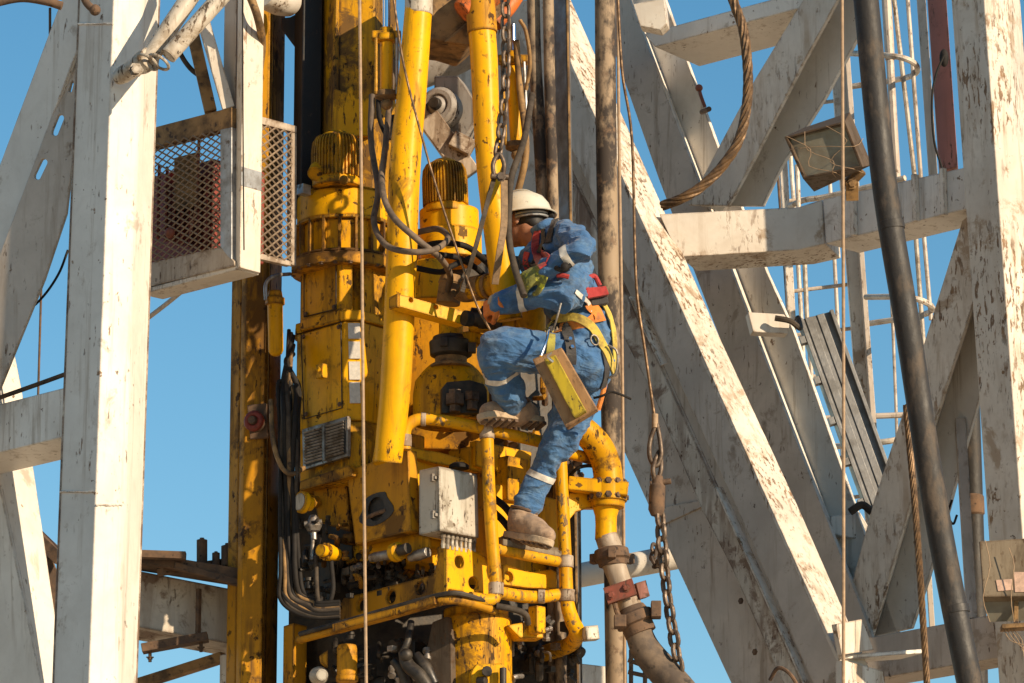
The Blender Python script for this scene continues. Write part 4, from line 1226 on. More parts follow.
for k in range(11):
    x = 280 + k * 1.7 + rnd.uniform(-1.5, 1.5)
    e = k * 1.5
    J = lambda w: rnd.uniform(-w, w)
    hose(LB, [(289 + (k % 3) * 2, 330 + k * 3, 20.2), (286 + (k % 4) + J(2), 370 + J(9), 20.1), (x + J(2.4), 395 + J(12), 20.08), (x, 420, 20.05 - k % 3 * .03), (x - 1 + J(2.2), 470 + J(10), 20.02 + J(.03)), (x - 1 + J(1.6), 520 + J(10), 20.02 + J(.03)), (279 + k * 1.9 + J(2), 570, 20.0 + J(.03)), (281 + k * 2.4 + J(2), 598 - e * .3, 20.0), (296 + k * 2.5, 613 - e, 19.98), (318, 618 - e, 19.95), (340, 617 - e, 19.93)], 2.0 + (k % 3) * .35, ('rubber', 'rubber_d', 'rubber', 'ochre')[k % 4], G)
hose('yellow-brown hose curving under the louvred vent', [(271, 400, 20.1), (273, 440, 20.02), (281, 466, 19.98), (292, 474, 19.98), (304, 468, 20.05)], 2.4, 'ochre')
hose('short brown hose dropping from the needle valve', [(316, 556, 20.0), (317, 590, 19.96), (320, 612, 19.96)], 2.2, 'rubber_d')
hose('short black hose dropping from the hub fitting', [(331, 560, 19.98), (333, 590, 19.95), (326, 612, 19.96)], 2.4, 'rubber')
hose('black hose crossing behind the guard rail above the step', [(494, 498, 19.95), (506, 508, 19.9), (516, 522, 19.86), (530, 540, 19.9)], 3.6)
hose('second black hose crossing just under the step hose', [(494, 512, 19.95), (504, 522, 19.9), (514, 536, 19.86), (522, 548, 19.9)], 3.4)
hose('thin black hose coiled under the yellow bent flow pipe', [(568, 478, 20.1), (578, 468, 20.05), (592, 466, 20.05), (600, 472, 20.05), (592, 480, 20.1), (576, 482, 20.1)], 1.8)
# accumulator bottle by the guide rail
rt = thing('filter_bottle', 'small yellow filter bottle under a cap, hanging beside the guide rail', 'filter', P(275, 356, 20.1))
mb = MB(); mb.lathe(P(276, 356, 20.12), P(275, 304, 20.12), [(0, S(3)), (.04, S(6)), (.1, S(7.6)), (1, S(7.8))], 24); part(mb, 'bottle', M['yel_g'], rt, 0)
mb = MB(); mb.lathe(P(275, 305, 20.12), P(275, 291, 20.12), [(0, S(10)), (.5, S(10)), (.55, S(8)), (1, S(7))], 8); part(mb, 'cap', M['yel_r'], rt, .003)
mb = MB(); mb.ptube([(266, 300, 20.1), (266, 284, 20.1), (274, 276, 20.1), (290, 274, 20.2)], 2, 8); part(mb, 'inlet_tube', M['galv'], rt, 0)
# ================================================================== THE WORKER
from mathutils.bvhtree import BVHTree

def remeshed(mb, voxel, smooth=4, disp=None):
    me = bpy.data.meshes.new('tmp')
    bmesh.ops.recalc_face_normals(mb.bm, faces=mb.bm.faces[:])
    mb.bm.to_mesh(me)
    mb.bm.free()
    o = bpy.data.objects.new('tmp', me)
    COL.objects.link(o)
    m = o.modifiers.new('r', 'REMESH'); m.mode = 'VOXEL'; m.voxel_size = voxel; m.use_smooth_shade = True
    if smooth:
        s_ = o.modifiers.new('s', 'SMOOTH'); s_.factor = .5; s_.iterations = smooth
    dg = bpy.context.evaluated_depsgraph_get()
    dg.update()
    nm = bpy.data.meshes.new_from_object(o.evaluated_get(dg))
    bpy.data.objects.remove(o)
    bpy.data.meshes.remove(me)
    out = MB()
    out.bm.from_mesh(nm)
    bpy.data.meshes.remove(nm)
    out.bm.normal_update()
    if disp:
        mv = [(v, v.normal * disp(v.co)) for v in out.bm.verts]
        for v, d in mv:
            v.co += d
        for _ in range(1):
            bmesh.ops.smooth_vert(out.bm, verts=out.bm.verts[:], factor=.5, use_axis_x=True, use_axis_y=True, use_axis_z=True)
    return out

def limb(m, pts, n=14, res=5):
    """pts: (px, py, Y, radius in metres); overlapping rounded chain"""
    q = [P(*p[:3]) for p in pts]
    m.tube(q, [p[3] for p in pts], n, res)
    for c, p in zip(q, pts):
        m.ball(c, p[3] * .99, n=14)

wk = thing('person', 'worker in blue coveralls and pale hard hat with a harness, crouching on the guard rail', 'person', P(540, 548, 19.75))
HC = P(524, 221, 19.74)                       # head
hf = V((-.80, .55, -.12)).normalized()
hu = (ZZ - hf * ZZ.dot(hf)).normalized()
hr = hf.cross(hu).normalized()
HM = Matrix((hr, hf, hu)).transposed()        # local x right, y forward, z up
def hl(x, y, z):
    return HC + HM @ V((x, y, z))

# body: one continuous figure under the clothes
mb = MB()
mb.ball(hl(0, -.008, .035), .074, .094, .088, HM)
mb.ball(hl(0, .025, -.035), .058, .070, .080, HM)
mb.ball(hl(0, .060, -.075), .034, .036, .034, HM)
mb.tube([hl(0, .086, .018), hl(0, .108, -.022)], [.010, .016], 10, 1); mb.ball(hl(0, .105, -.022), .015)
mb.ball(hl(0, .092, -.052), .022, .012, .007, HM); mb.ball(hl(0, .090, -.063), .020, .012, .008, HM)
for s_ in (-1, 1):
    mb.ball(hl(s_ * .076, -.005, -.008), .010, .020, .033, HM)
    mb.ball(hl(s_ * .030, .078, .022), .024, .014, .010, HM)
    mb.ball(hl(s_ * .040, .060, -.022), .024, .024, .024, HM)
nb = P(549, 240, 19.64)
mb.tube([hl(0, -.02, -.03), hl(0, -.035, -.09), nb], [.056, .056, .066], 14, 5)
limb(mb, [(549, 243, 19.64, .05), (560, 276, 19.64, .075), (585, 325, 19.60, .075), (588, 360, 19.58, .09)])
limb(mb, [(564, 238, 19.48, .040), (582, 249, 19.25, .030), (551, 267, 19.27, .024), (543, 270, 19.28, .024)])
limb(mb, [(577, 268, 19.48, .040), (566, 296, 19.37, .034), (508, 302, 19.46, .024), (500, 303, 19.47, .024)])
limb(mb, [(588, 362, 19.52, .065), (502, 351, 19.45, .042), (502, 374, 19.53, .03), (514, 408, 19.68, .028), (515, 416, 19.70, .028)])
limb(mb, [(587, 372, 19.66, .065), (564, 432, 19.70, .042), (549, 460, 19.73, .028), (527, 516, 19.80, .024), (525, 526, 19.80, .026)])
body = part(remeshed(mb, .0075, 3), 'body', M['skin'], wk, 0)
mb = MB()
for s_ in (-1, 1):
    mb.mi = 0; mb.ball(hl(s_ * .031, .083, .010), .0115)
    mb.mi = 1; mb.ball(hl(s_ * .031, .0905, .009), .0055)
part(mb, 'eye', [M['eyewhite'], M['dark']], wk, 0)
mb = MB()
mb.ball(hl(0, -.020, .030), .080, .094, .090, HM)
mb.ball(hl(0, -.060, -.025), .052, .040, .045, HM)
hair = remeshed(mb, .008, 2)
part(hair, 'hair', M['hair'], wk, 0)

# coverall
def wr(co):
    w_ = noise.noise(co * 3.1) * 1.2
    a = noise.noise(V((co.x * 6 + w_, co.y * 6, co.z * 13 + w_)))
    b = noise.noise(V((co.x * 13 + 5 + w_, co.y * 13, co.z * 24 - w_ * 2)))
    c = noise.noise(V((co.x * 4.5, co.y * 4.5 + 9, co.z * 5)))
    ra, rb = max(0, .42 - abs(a)) / .42, max(0, .36 - abs(b)) / .36
    return ra * .016 + rb * .009 + c * .010 - .012
mb = MB()
limb(mb, [(546, 240, 19.64, .074), (549, 256, 19.64, .112), (558, 278, 19.64, .128), (576, 305, 19.58, .126), (585, 330, 19.55, .122), (588, 358, 19.58, .132)])
mb.ball(P(562, 248, 19.50), .09, .08, .08); mb.ball(P(535, 258, 19.62), .07, .09, .09)
mb.ball(P(590, 366, 19.52), .105, .12, .115); mb.ball(P(586, 368, 19.66), .10, .10, .11)
mb.ball(P(600, 360, 19.60), .06, .1, .11)
limb(mb, [(560, 237, 19.52, .076), (573, 239, 19.38, .068), (583, 249, 19.22, .056), (567, 258, 19.22, .050), (550, 267, 19.27, .045), (546, 268.5, 19.275, .047)])
limb(mb, [(577, 268, 19.52, .080), (574, 284, 19.42, .076), (566, 297, 19.34, .070), (540, 296, 19.38, .064), (524, 297, 19.43, .062), (507, 302, 19.46, .052), (502, 303, 19.465, .054)])
limb(mb, [(590, 360, 19.52, .110), (560, 355, 19.47, .100), (530, 351, 19.44, .095), (498, 349, 19.43, .084), (499, 372, 19.52, .078), (508, 392, 19.61, .078), (511, 398, 19.645, .078)])
limb(mb, [(588, 374, 19.66, .105), (574, 404, 19.68, .098), (564, 432, 19.70, .088), (549, 460, 19.73, .066), (538, 480, 19.76, .060), (530, 500, 19.78, .063), (528, 505, 19.785, .066)])
cov = remeshed(mb, .0072, 7, wr)
BV = BVHTree.FromBMesh(cov.bm)
part(cov, 'coverall', M['denim'], wk, 0)

def hit(px, py, out=.006):
    d = ray(px, py).normalized()
    h = BV.ray_cast(CAM, d)
    if h[0] is None:
        h = BV.find_nearest(P(px, py, 19.45))
    n = h[1]
    if n.dot(d) > 0:
        n = -n
    return h[0] + n * out, n

def ribbon(pts, wpx, th=.006, out=.007):
    """webbing lying on the coverall along a pixel path"""
    q = catmull([V((x, y, 0)) for x, y in pts], 5)
    hs = [hit(p.x, p.y, out) for p in q]
    # smooth
    ps = [h[0] for h in hs]; ns = [h[1] for h in hs]
    for _ in range(3):
        ps = [ps[0]] + [(ps[i - 1] + ps[i] * 2 + ps[i + 1]) / 4 for i in range(1, len(ps) - 1)] + [ps[-1]]
        ns = [ns[0]] + [(ns[i - 1] + ns[i] * 2 + ns[i + 1]).normalized() for i in range(1, len(ns) - 1)] + [ns[-1]]
    mb = MB(); rg = []
    for i, p in enumerate(ps):
        d = (ps[min(i + 1, len(ps) - 1)] - ps[max(0, i - 1)]).normalized()
        n = ns[i]
        s_ = d.cross(n)
        if s_.length < 1e-4:
            s_ = RT.copy()
        s_.normalize(); n = s_.cross(d).normalized()
        if n.dot(p - CAM) > 0:
            n = -n
        w = S(wpx / 2, 19.4)
        rg.append([mb.bm.verts.new(p + s_ * a * w + n * b) for a, b in ((-1, 0), (1, 0), (1, th), (-1, th))])
    for A, B in zip(rg, rg[1:]):
        for k in range(4):
            mb.f([A[k], A[(k + 1) % 4], B[(k + 1) % 4], B[k]])
    mb.f(rg[0]); mb.f(rg[-1])
    return mb

def band(px, py, Y, ax_px, w, r=.13, n=40, out=.003):
    """reflective band sewn round a limb; ax_px = second point (px,py,Y) giving the limb axis"""
    c = P(px, py, Y); d = (P(*ax_px) - c).normalized()
    u, v = perp(d)
    mb = MB(); rings = []
    for k in (-1, -.33, .33, 1):
        row = []
        for i in range(n):
            a = 2 * math.pi * i / n
            o = u * math.cos(a) + v * math.sin(a)
            src = c + d * k * w / 2
            h = BV.ray_cast(src, o, r)
            p = (h[0] + o * out) if h[0] is not None else src + o * r * .6
            row.append(p)
        rings.append([mb.bm.verts.new(p) for p in row])
    for A, B in zip(rings, rings[1:]):
        for i in range(n):
            mb.f([A[i], A[(i + 1) % n], B[(i + 1) % n], B[i]])
    return mb
for b in ((525, 297, 19.43, (540, 296, 19.40), .032), (569, 257.5, 19.238, (550, 267, 19.27), .036), (502.5, 372, 19.52, (507, 392, 19.6), .028), (540, 476, 19.752, (530, 500, 19.78), .028)):
    part(band(*b), 'reflective_band', M['tape'], wk, 0)

# gloves
def hand(name, wrist, dirv, palmn, mats, scale=1.0, curl=.9):
    """wrist point, pointing direction, back-of-hand normal; four curled fingers and a thumb"""
    f = dirv.normalized(); n = (palmn - f * palmn.dot(f)).normalized(); s_ = f.cross(n)
    def L(a, b, c):
        return wrist + (f * a + s_ * b + n * c) * scale
    m = MB()
    m.ball(L(.045, 0, 0), .050 * scale, .042 * scale, .022 * scale, Matrix((f, s_, n)).transposed())
    m.tube([L(-.015, 0, 0), L(.02, 0, 0)], [.037 * scale, .032 * scale], 12, 1)
    for k, (b, ln) in enumerate(((-.031, .066), (-.011, .076), (.010, .072), (.029, .056))):
        base = V((.078, b, .004)); a = 0.15
        pts = [L(.045, b * .9, .002), L(*base)]
        cur = base
        for j in range(3):
            a += curl * (.75, .95, .6)[j]
            cur = cur + V((math.cos(a), 0, -math.sin(a))) * ln * (.46, .32, .24)[j]
            pts.append(L(*cur))
        m.tube(pts, [.0115 * scale, .0115 * scale, .0108 * scale, .0100 * scale, .0088 * scale], 10, 3)
        m.ball(pts[-1], .0088 * scale, n=10)
    tp_ = [L(.012, -.028, 0), L(.040, -.050, -.012), L(.066, -.054, -.030), L(.082, -.044, -.046)]
    m.tube(tp_, [.016 * scale, .0135 * scale, .012 * scale, .010 * scale], 10, 3); m.ball(tp_[-1], .010 * scale, n=10)
    return part(remeshed(m, .0042, 2), name, mats, wk, 0)
hand('glove', P(544, 270, 19.275), P(529, 279, 19.29) - P(544, 270, 19.275), V((-.1, -.95, .35)), M['glove_y'], 1.12, .55)
hand('glove', P(501, 302, 19.45), P(489, 308, 19.49) - P(501, 302, 19.45), V((-.5, -.8, .3)), M['glove_o'], 1.05, .95)
mb = MB(); mb.lathe(P(501, 303, 19.47), P(494, 304, 19.50), [(0, .047), (1, .043)], 18); part(mb, 'glove_cuff', M['cuff'], wk, .003)

# boots
def boot(shaft, ankle, heel, toe, upv):
    A, B, H, T = P(*shaft), P(*ankle), P(*heel), P(*toe)
    f = (T - H); ln = f.length; f.normalize()
    u = (upv - f * upv.dot(f)).normalized(); s_ = f.cross(u)
    R_ = Matrix((f, s_, u)).transposed()
    m = MB()
    m.tube([A, B, H + f * ln * .28 + u * .055], [.066, .068, .066], 14, 4)
    m.ball(H + f * ln * .20 + u * .045, .060, .042, .052, R_)
    m.tube([H + f * ln * .22 + u * .060, H + f * ln * .48 + u * .060, H + f * ln * .70 + u * .040, H + f * ln * .84 + u * .034], [.058, .055, .053, .044], 14, 4)
    m.ball(H + f * ln * .82 + u * .034, .056, .050, .042, R_)
    part(remeshed(m, .006, 4, lambda c: noise.noise(c * 26) * .004), 'boot', M['suede'], wk, 0)
    prof = [(-.02, .0), (.0, .030), (.05, .038), (.11, .034), (.17, .040), (.23, .046), (.275, .036), (.30, .014), (.307, 0)]
    sc = ln / .29
    ol = [(x * sc, y) for x, y in prof] + [(x * sc, -y) for x, y in prof[-2:0:-1]]
    m = MB()
    m.extr([H + f * x + s_ * y * 1.12 + u * .018 for x, y in ol], -u * .030)
    m.mi = 1
    for k in range(9):
        x = (.005 + k * .034) * sc
        if 3 == k:
            continue
        m.box(H + f * x - u * .016, f * .010, s_ * (.037 if k != 8 else .020), u * .008)
    part(m, 'boot_sole', [M['sole'], M['leather']], wk, .004)
    m = MB()
    q = []
    for k in range(12):
        a = k * math.pi / 6
        q.append(A.lerp(B, -.05) + (f * math.cos(a) + s_ * math.sin(a)) * .058)
    m.tube(q, .008, 8, 2, closed=True)
    part(m, 'boot_collar', M['leather'], wk, 0)
boot((517, 404, 19.69), (519, 411, 19.705), (541, 423, 19.775), (481, 418, 19.60), V((.1, .36, 1)))
boot((524, 511, 19.795), (522, 521, 19.80), (508, 536.5, 19.83), (549.5, 543.5, 19.64), V((0, .22, 1)))

# hard hat
def hat():
    mb = MB(); bm = mb.bm
    def rg(rx, ryf, ryb, z, dz=0):
        q = []
        for k in range(40):
            a = 2 * math.pi * k / 40
            c, s_ = math.cos(a), math.sin(a)
            y = s_ * (ryf if s_ > 0 else ryb)
            q.append(bm.verts.new(hl(rx * c, y - .008, z - .006 + .13 * y - dz * abs(c) * 0 + (-.012 * s_ if dz else 0))))
        return q
    prof = [(.012, .012, .012, .1405), (.05, .055, .055, .136), (.085, .10, .095, .115), (.105, .122, .118, .082), (.112, .130, .128, .050), (.115, .133, .132, .034, 1), (.128, .175, .150, .024, 1),
            (.131, .180, .154, .020, 1), (.128, .176, .150, .017, 1), (.110, .128, .127, .028, 1), (.106, .124, .122, .05), (.095, .11, .108, .09), (.04, .05, .05, .126)]
    rs = [rg(*p) for p in prof]
    for A, B in zip(rs, rs[1:]):
        for k in range(40):
            mb.f([A[k], A[(k + 1) % 40], B[(k + 1) % 40], B[k]])
    mb.f(rs[0]); mb.f(rs[-1])
    for x in (-.03, 0, .03):
        mb.tube([hl(x, 0.105, 0.09565), hl(x, 0.06, 0.1318), hl(x, 0, .1395), hl(x, -0.06, 0.1182), hl(x, -0.112, 0.06444)], .006, 8, 5)
    return mb
part(hat(), 'hard_hat', M['hat'], wk, 0)
mb = MB(); mb.tube([hl(.088 * math.cos(a), .104 * math.sin(a) - .014, .008 - .012 * math.sin(a) * 0) for a in [math.pi * (1.0 + k / 10) for k in range(11)]], .007, 8, 2)
mb.tube([hl(.088 * math.cos(a), .104 * math.sin(a) - .014, -.006) for a in [math.pi * (1.0 + k / 10) for k in range(11)]], .007, 8, 2)
part(mb, 'hat_strap', M['galv'], wk, 0)
mb = MB(); mb.lathe(hl(.03, -.112, .000), hl(.036, -.140, .000), [(0, .017), (.6, .019), (1, .015)], 16); mb.box(hl(.045, -.100, .002), HM @ V((.03, .012, 0)), HM @ V((-.002, .006, 0)), HM @ V((0, 0, .014)))
part(mb, 'hat_ratchet', M['rubber'], wk, .002)

# harness
def strap(pts, w, mat, nm='harness_strap', th=.006, out=.006):
    return part(ribbon(pts, w, th, out), nm, M[mat], wk, .0015)
strap([(539, 231), (535, 246), (537, 258), (544, 268)], 8, 'strap_r')
strap([(544, 230), (545, 240), (540, 252), (533, 264)], 6, 'strap_k')
strap([(524, 262), (533, 266), (542, 266)], 7, 'strap_k', out=.003)
strap([(528, 252), (526, 262), (529, 270)], 7, 'strap_r', out=.003)
strap([(539, 246), (545, 254), (548, 261)], 12, 'strap_r', out=.003)
strap([(556, 221), (552, 232), (549, 244)], 8, 'strap_k')
strap([(548, 321), (560, 318), (574, 318), (586, 322), (595, 332), (603, 347), (609, 362), (612, 374)], 9, 'strap_y', th=.008)
strap([(556, 327), (572, 326), (588, 322), (598, 314)], 9, 'strap_o', out=.004)
strap([(600, 303), (608, 318), (612, 340), (612, 372)], 8, 'strap_y', out=.012)
strap([(598, 336), (604, 352), (606, 372), (602, 388)], 7, 'strap_k', out=.004)
strap([(545, 328), (552, 322), (566, 322)], 7, 'strap_k', out=.004)
strap([(566, 326), (569, 344), (571, 364)], 11, 'strap_k', out=.012)
strap([(551, 325), (551, 340), (550, 356)], 8, 'strap_yd', out=.010)
strap([(588, 304), (596, 312), (600, 322)], 12, 'strap_o', out=.005)
strap([(575, 292), (586, 301), (593, 312)], 5, 'tape', out=.004)
mb = MB()
for x, y in ((567, 333), (568.5, 341), (570, 349)):
    p, n = hit(x, y, .02); mb.lathe(p, p + n * .006, [(0, .009), (1, .008)], 12)
part(mb, 'strap_eyelet', M['chrome'], wk, 0)
p, n = hit(592, 342, .022); u, w = perp(n)
mb = MB(); mb.tube([p + (u * math.cos(k * .524) * .020 + w * math.sin(k * .524) * .024) for k in range(12)], .004, 8, 2, closed=True); part(mb, 'harness_ring', M['steel'], wk, 0)
mb = MB(); mb.ptube([(608, 345, 19.42), (617, 352, 19.42), (616, 372, 19.44), (609, 378, 19.46)], 1.2, 8); part(mb, 'harness_hook', M['steel'], wk, 0)
mb = MB(); mb.ptube([(561, 303, 19.27), (557, 318, 19.28), (553, 330, 19.31)], 1.1, 8); part(mb, 'harness_hook', M['steel'], wk, 0)
mb = MB(); mb.plate([(586, 288), (606, 286), (609, 294), (588, 298)], plane(598, 292, 19.40, 10), .05); mb.ptube([(588, 296, 19.40), (586, 282, 19.42), (594, 276, 19.45), (600, 286, 19.45)], 2.6, 8)
part(mb, 'red_pad', M['strap_r'], wk, .006)
mb = MB(); mb.plate([(590, 298), (608, 296), (609, 303), (592, 306)], plane(598, 300, 19.43, 10), .06); part(mb, 'dark_pad', M['strap_k'], wk, .006)
mb = MB(); mb.ptube([(606, 376, 19.50), (603, 392, 19.50), (598, 410, 19.52)], 2.6, 8); part(mb, 'loose_strap', M['strap_o'], wk, 0)
mb = MB(); mb.ptube([(594, 398, 19.45), (602, 396, 19.42), (611, 392, 19.42), (622, 395, 19.42), (631, 399, 19.44)], 1.3, 8); part(mb, 'loose_cord', M['rubber'], wk, 0)
mb = MB(); p, n = hit(566, 271, .01)
mb.ball(P(565, 267, 19.17), .020, .018, .022); mb.ptube([(556, 268, 19.21), (563, 270, 19.17), (571, 265, 19.17)], 2.6, 8); part(mb, 'wrist_lanyard', M['rubber'], wk, 0)
mb = MB(); mb.ptube([(557, 275, 19.27), (563, 275.5, 19.265), (569, 277, 19.265)], 2.6, 8); part(mb, 'red_tag', M['strap_r'], wk, 0)
mb = MB()
mb.ptube([(534, 231, 19.62), (541, 226, 19.56), (549, 222, 19.58), (553, 223, 19.66)], 4.2, 10); part(mb, 'collar', M['denim'], wk, 0)

# tool holder at the hip
rt = thing('tool_holder', 'flat brown tool holder with a worn yellow bar, hanging from the worker\'s harness', 'tool holder', P(566, 426, 19.3))
bp = plane(564, 385, 19.27, -12)
mb = MB(); mb.plate([(532, 359), (561, 347), (597, 409), (566, 428)], bp, .05)
for a, b in (((533.5, 358.5), (567.5, 427)), ((560, 347.5), (595.5, 409))):
    mb.beam(on(*a, bp) - az(-12) * .01, on(*b, bp) - az(-12) * .01, RT, .010, .016)
part(mb, 'holder', M['boxbrown'], rt, .005)
mb = MB(); mb.plate([(543.5, 359), (555, 354.5), (586, 411), (574, 418)], (bp[0] + az(-12) * .03, bp[1]), .029); part(mb, 'yellow_bar', M['yelbar'], rt, .004)
mb = MB()
a = on(546, 353, bp)
mb.ptube([(552, 352, 19.22), (548, 357, 19.235), (553, 362, 19.245)], 1.4, 8); mb.ptube([(541, 356, 19.24), (546, 342, 19.26), (549, 328, 19.30)], 1.5, 8); part(mb, 'hook', M['chrome'], rt, 0)
# ================================================================== RIGHT SIDE
TP = plane(650, 235, 21.88, -45)
TP2 = plane(822, 222, 22.14, -45)
def off(pl, d):
    n = pl[1] if pl[1].dot(pl[0] - CAM) < 0 else -pl[1]
    return (pl[0] - n * d, pl[1])

# --- main raking leg: sunlit flange, grey web, second channel, back panel
p0, p1 = on(552, 20, TP), on(839, 658, TP)
rt = thing('raking_mast_leg', 'massive raking mast leg of grey plates with one rust-stained sunlit flange', 'mast leg', p1)
mb = MB(); mb.plate([(516, -60), (544, -60), (571, 0), (642, 160), (721, 340), (797, 504), (850, 625), (876, 683), (911, 760), (885, 760), (850, 683), (839, 658), (615, 160), (543, 0)], plane3(p0, p1, RA), .022)
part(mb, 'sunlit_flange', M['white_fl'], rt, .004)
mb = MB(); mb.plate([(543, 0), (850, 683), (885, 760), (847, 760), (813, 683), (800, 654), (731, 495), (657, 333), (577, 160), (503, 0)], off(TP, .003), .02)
part(mb, 'web_plate', M['grey_st'], rt, .004)  # shaded side of the leg, its shade put into the darker steel colour
mb = MB(); mb.plate([(493, 0), (565, 160), (643, 330), (659, 362), (717, 491), (789, 653), (802, 683), (836, 760), (817, 760), (783, 683), (774, 663), (731, 567), (702, 510), (673, 443), (652, 393), (625, 340), (530, 130), (472, 0)], off(TP, .028), .03)
part(mb, 'channel', M['white_rust'], rt, .004)
for q in ([(630, 296), (645, 330), (662, 365), (668, 363), (655, 330), (640, 296)], [(716, 487), (735, 530), (791, 653), (804, 683), (811, 683), (799, 653), (743, 530), (723, 487)]):
    c0, c1 = on(*q[0], off(TP, -.012)), on(*q[2], off(TP, -.012))
    mb = MB(); mb.plate(q, plane3(c0, c1, RA), .012); part(mb, 'lit_edge_strip', M['white_fl'], rt, .002)  # strips added where the channel edge looks sunlit; dim middle left out
mb = MB(); mb.plate([(417, 0), (515, 0), (575, 130), (672, 340), (748, 510), (826, 683), (862, 760), (766, 760), (731, 683), (646, 500), (560, 310)], off(TP, .22), .03)
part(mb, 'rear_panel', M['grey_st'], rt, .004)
mb = MB(); mb.plate([(657, 508), (700, 500), (704, 506), (660, 526)], off(TP, .212), .007); part(mb, 'splice_plate', M['grey_st'], rt, .003)
for x, y in ((755, 652), (741, 601)):
    mb = MB(); mb.bolt(on(x, y, off(TP, .026)), az(-45), .012); part(mb, 'bolt', M['rusty'], rt, 0)
mb = MB(); mb.ptube([(770, 680, 21.0), (778, 668, 20.95), (790, 674, 20.9), (800, 690, 20.9)], 2.0, 8)
part(mb, 'foot_clamp', M['rusty'], rt, 0)

R1A, R1B = p0, p1
# --- second raking brace
def hbrace(name, label, front, back, pl, d, mat, matb, web=None):
    rt = thing(name, label, 'brace', on(front[len(front) // 2][0], front[len(front) // 2][1], pl))
    mb = MB(); mb.plate(front, pl, .024); part(mb, 'front_flange', M[mat], rt, .004)
    mb = MB(); mb.plate(back, off(pl, d), .024); part(mb, 'rear_flange', M[matb], rt, .004)
    if web:
        a, b = on(*web[0], off(pl, .026)), on(*web[1], off(pl, .026))
        v = -az(-45) * (d - .03)
        t = (b - a).cross(v).normalized() * .02
        mb = MB(); mb.extr([a, b, b + v, a + v], t); part(mb, 'web', M[matb], rt, .002)
    return rt
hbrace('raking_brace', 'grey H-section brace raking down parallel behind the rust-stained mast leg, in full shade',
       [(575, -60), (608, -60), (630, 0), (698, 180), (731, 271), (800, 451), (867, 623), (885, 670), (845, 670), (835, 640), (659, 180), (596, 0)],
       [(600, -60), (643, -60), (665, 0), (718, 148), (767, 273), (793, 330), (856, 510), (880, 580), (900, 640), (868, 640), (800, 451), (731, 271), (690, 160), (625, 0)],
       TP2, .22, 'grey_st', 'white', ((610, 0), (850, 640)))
hbrace('upper_counter_brace', 'rust-streaked brace rising from the level girder behind the looped wire rope',
       [(803, 0), (755, 79), (718, 148), (688, 205), (728, 206), (742, 180), (754, 158), (800, 68), (837, 0), (872, -62), (840, -62)],
       [(728, 206), (754, 158), (800, 68), (837, 0), (865, -52), (900, -52), (856, 40), (825, 97), (780, 168), (762, 206), (735, 206)],
       off(TP2, -.08), .20, 'white_fl', 'white', ((700, 206), (830, -50)))
hbrace('lower_counter_brace', 'grey brace rising from the bottom girder to the scraped white mast upright',
       [(985, 200), (962, 221), (925, 340), (904, 409), (874, 500), (851, 586), (838, 640), (871, 637), (911, 500), (934, 422), (964, 330), (990, 248)],
       [(872, 637), (964, 330), (974, 297), (990, 300), (990, 360), (976, 409), (958, 472), (948, 510), (928, 578), (911, 628)],
       off(TP2, .02), .2, 'white_fl', 'white', ((850, 640), (975, 220)))

# --- level girder
rt = thing('level_girder', 'level white box girder with rust streaks, sunlit at one end and carrying the caged floodlight', 'girder', P(740, 260, 21.9))
g1 = (on(668, 235, plane3(R1A, R1B, RA)), az(4))
mb = MB(); mb.plate([(659, 214), (798, 207), (822, 199.5), (825, 244), (798, 250), (679, 257)], g1, .30, vec=V((.1, .28, 0)))
part(mb, 'sunlit_length', M['white_fl'], rt, .005)
g2 = (on(822, 222, g1), az(-45))
mb = MB(); mb.plate([(822.6, 199.3), (975, 165), (975, 207), (825.6, 243.8)], g2, .26); part(mb, 'shaded_length', M['white'], rt, .005)
for x in (851, 886, 913, 941):
    y = 199 - (x - 822) * .225
    mb = MB(); mb.plate([(x - 2.2, y - 4), (x + 2.2, y - 5), (x + 3.5, y + 42), (x - 1, y + 43)], off(g2, -.03), .028); part(mb, 'strap', M['white_st'], rt, .003)

# --- right column
mb = MB()
mb.vprism([(975, 21.32), (1008.5, 21.16), (1030, 21.25), (1033, 21.29), (1046, 21.56), (1000, 21.66)], 0.0, 11.5, V((-.043, 0, 0)))
solo(mb, 'mast_upright', M['white_fl'], 'tall white mast upright with black scrape marks on its shaded face, above the second floodlight', 'mast upright', bevel=.008)

# --- bottom girder
rt = thing('bottom_girder', 'dirty white girder low down, with a gusset where the raking mast leg lands', 'girder', P(930, 670, 21.6))
b1 = plane(930, 640, 21.58, -30)
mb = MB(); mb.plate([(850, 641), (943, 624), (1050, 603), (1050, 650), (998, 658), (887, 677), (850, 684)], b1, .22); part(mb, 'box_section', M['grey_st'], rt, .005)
b2 = plane(850, 650, 21.05, 30)
mb = MB(); mb.plate([(840, 655), (922, 649), (925, 653), (843, 659)], b2, .2); part(mb, 'gusset', M['white'], rt, .003)
mb = MB(); mb.plate([(843, 660), (884, 671), (890, 720), (843, 720)], plane(850, 680, 21.0, 42), .05); part(mb, 'foot_plate', M['white_st'], rt, .003)
mb = MB(); mb.plate([(836, 624), (862, 619), (874, 650), (842, 655)], plane(850, 640, 20.99, 44), .03); part(mb, 'landing_plate', M['white_st'], rt, .003)

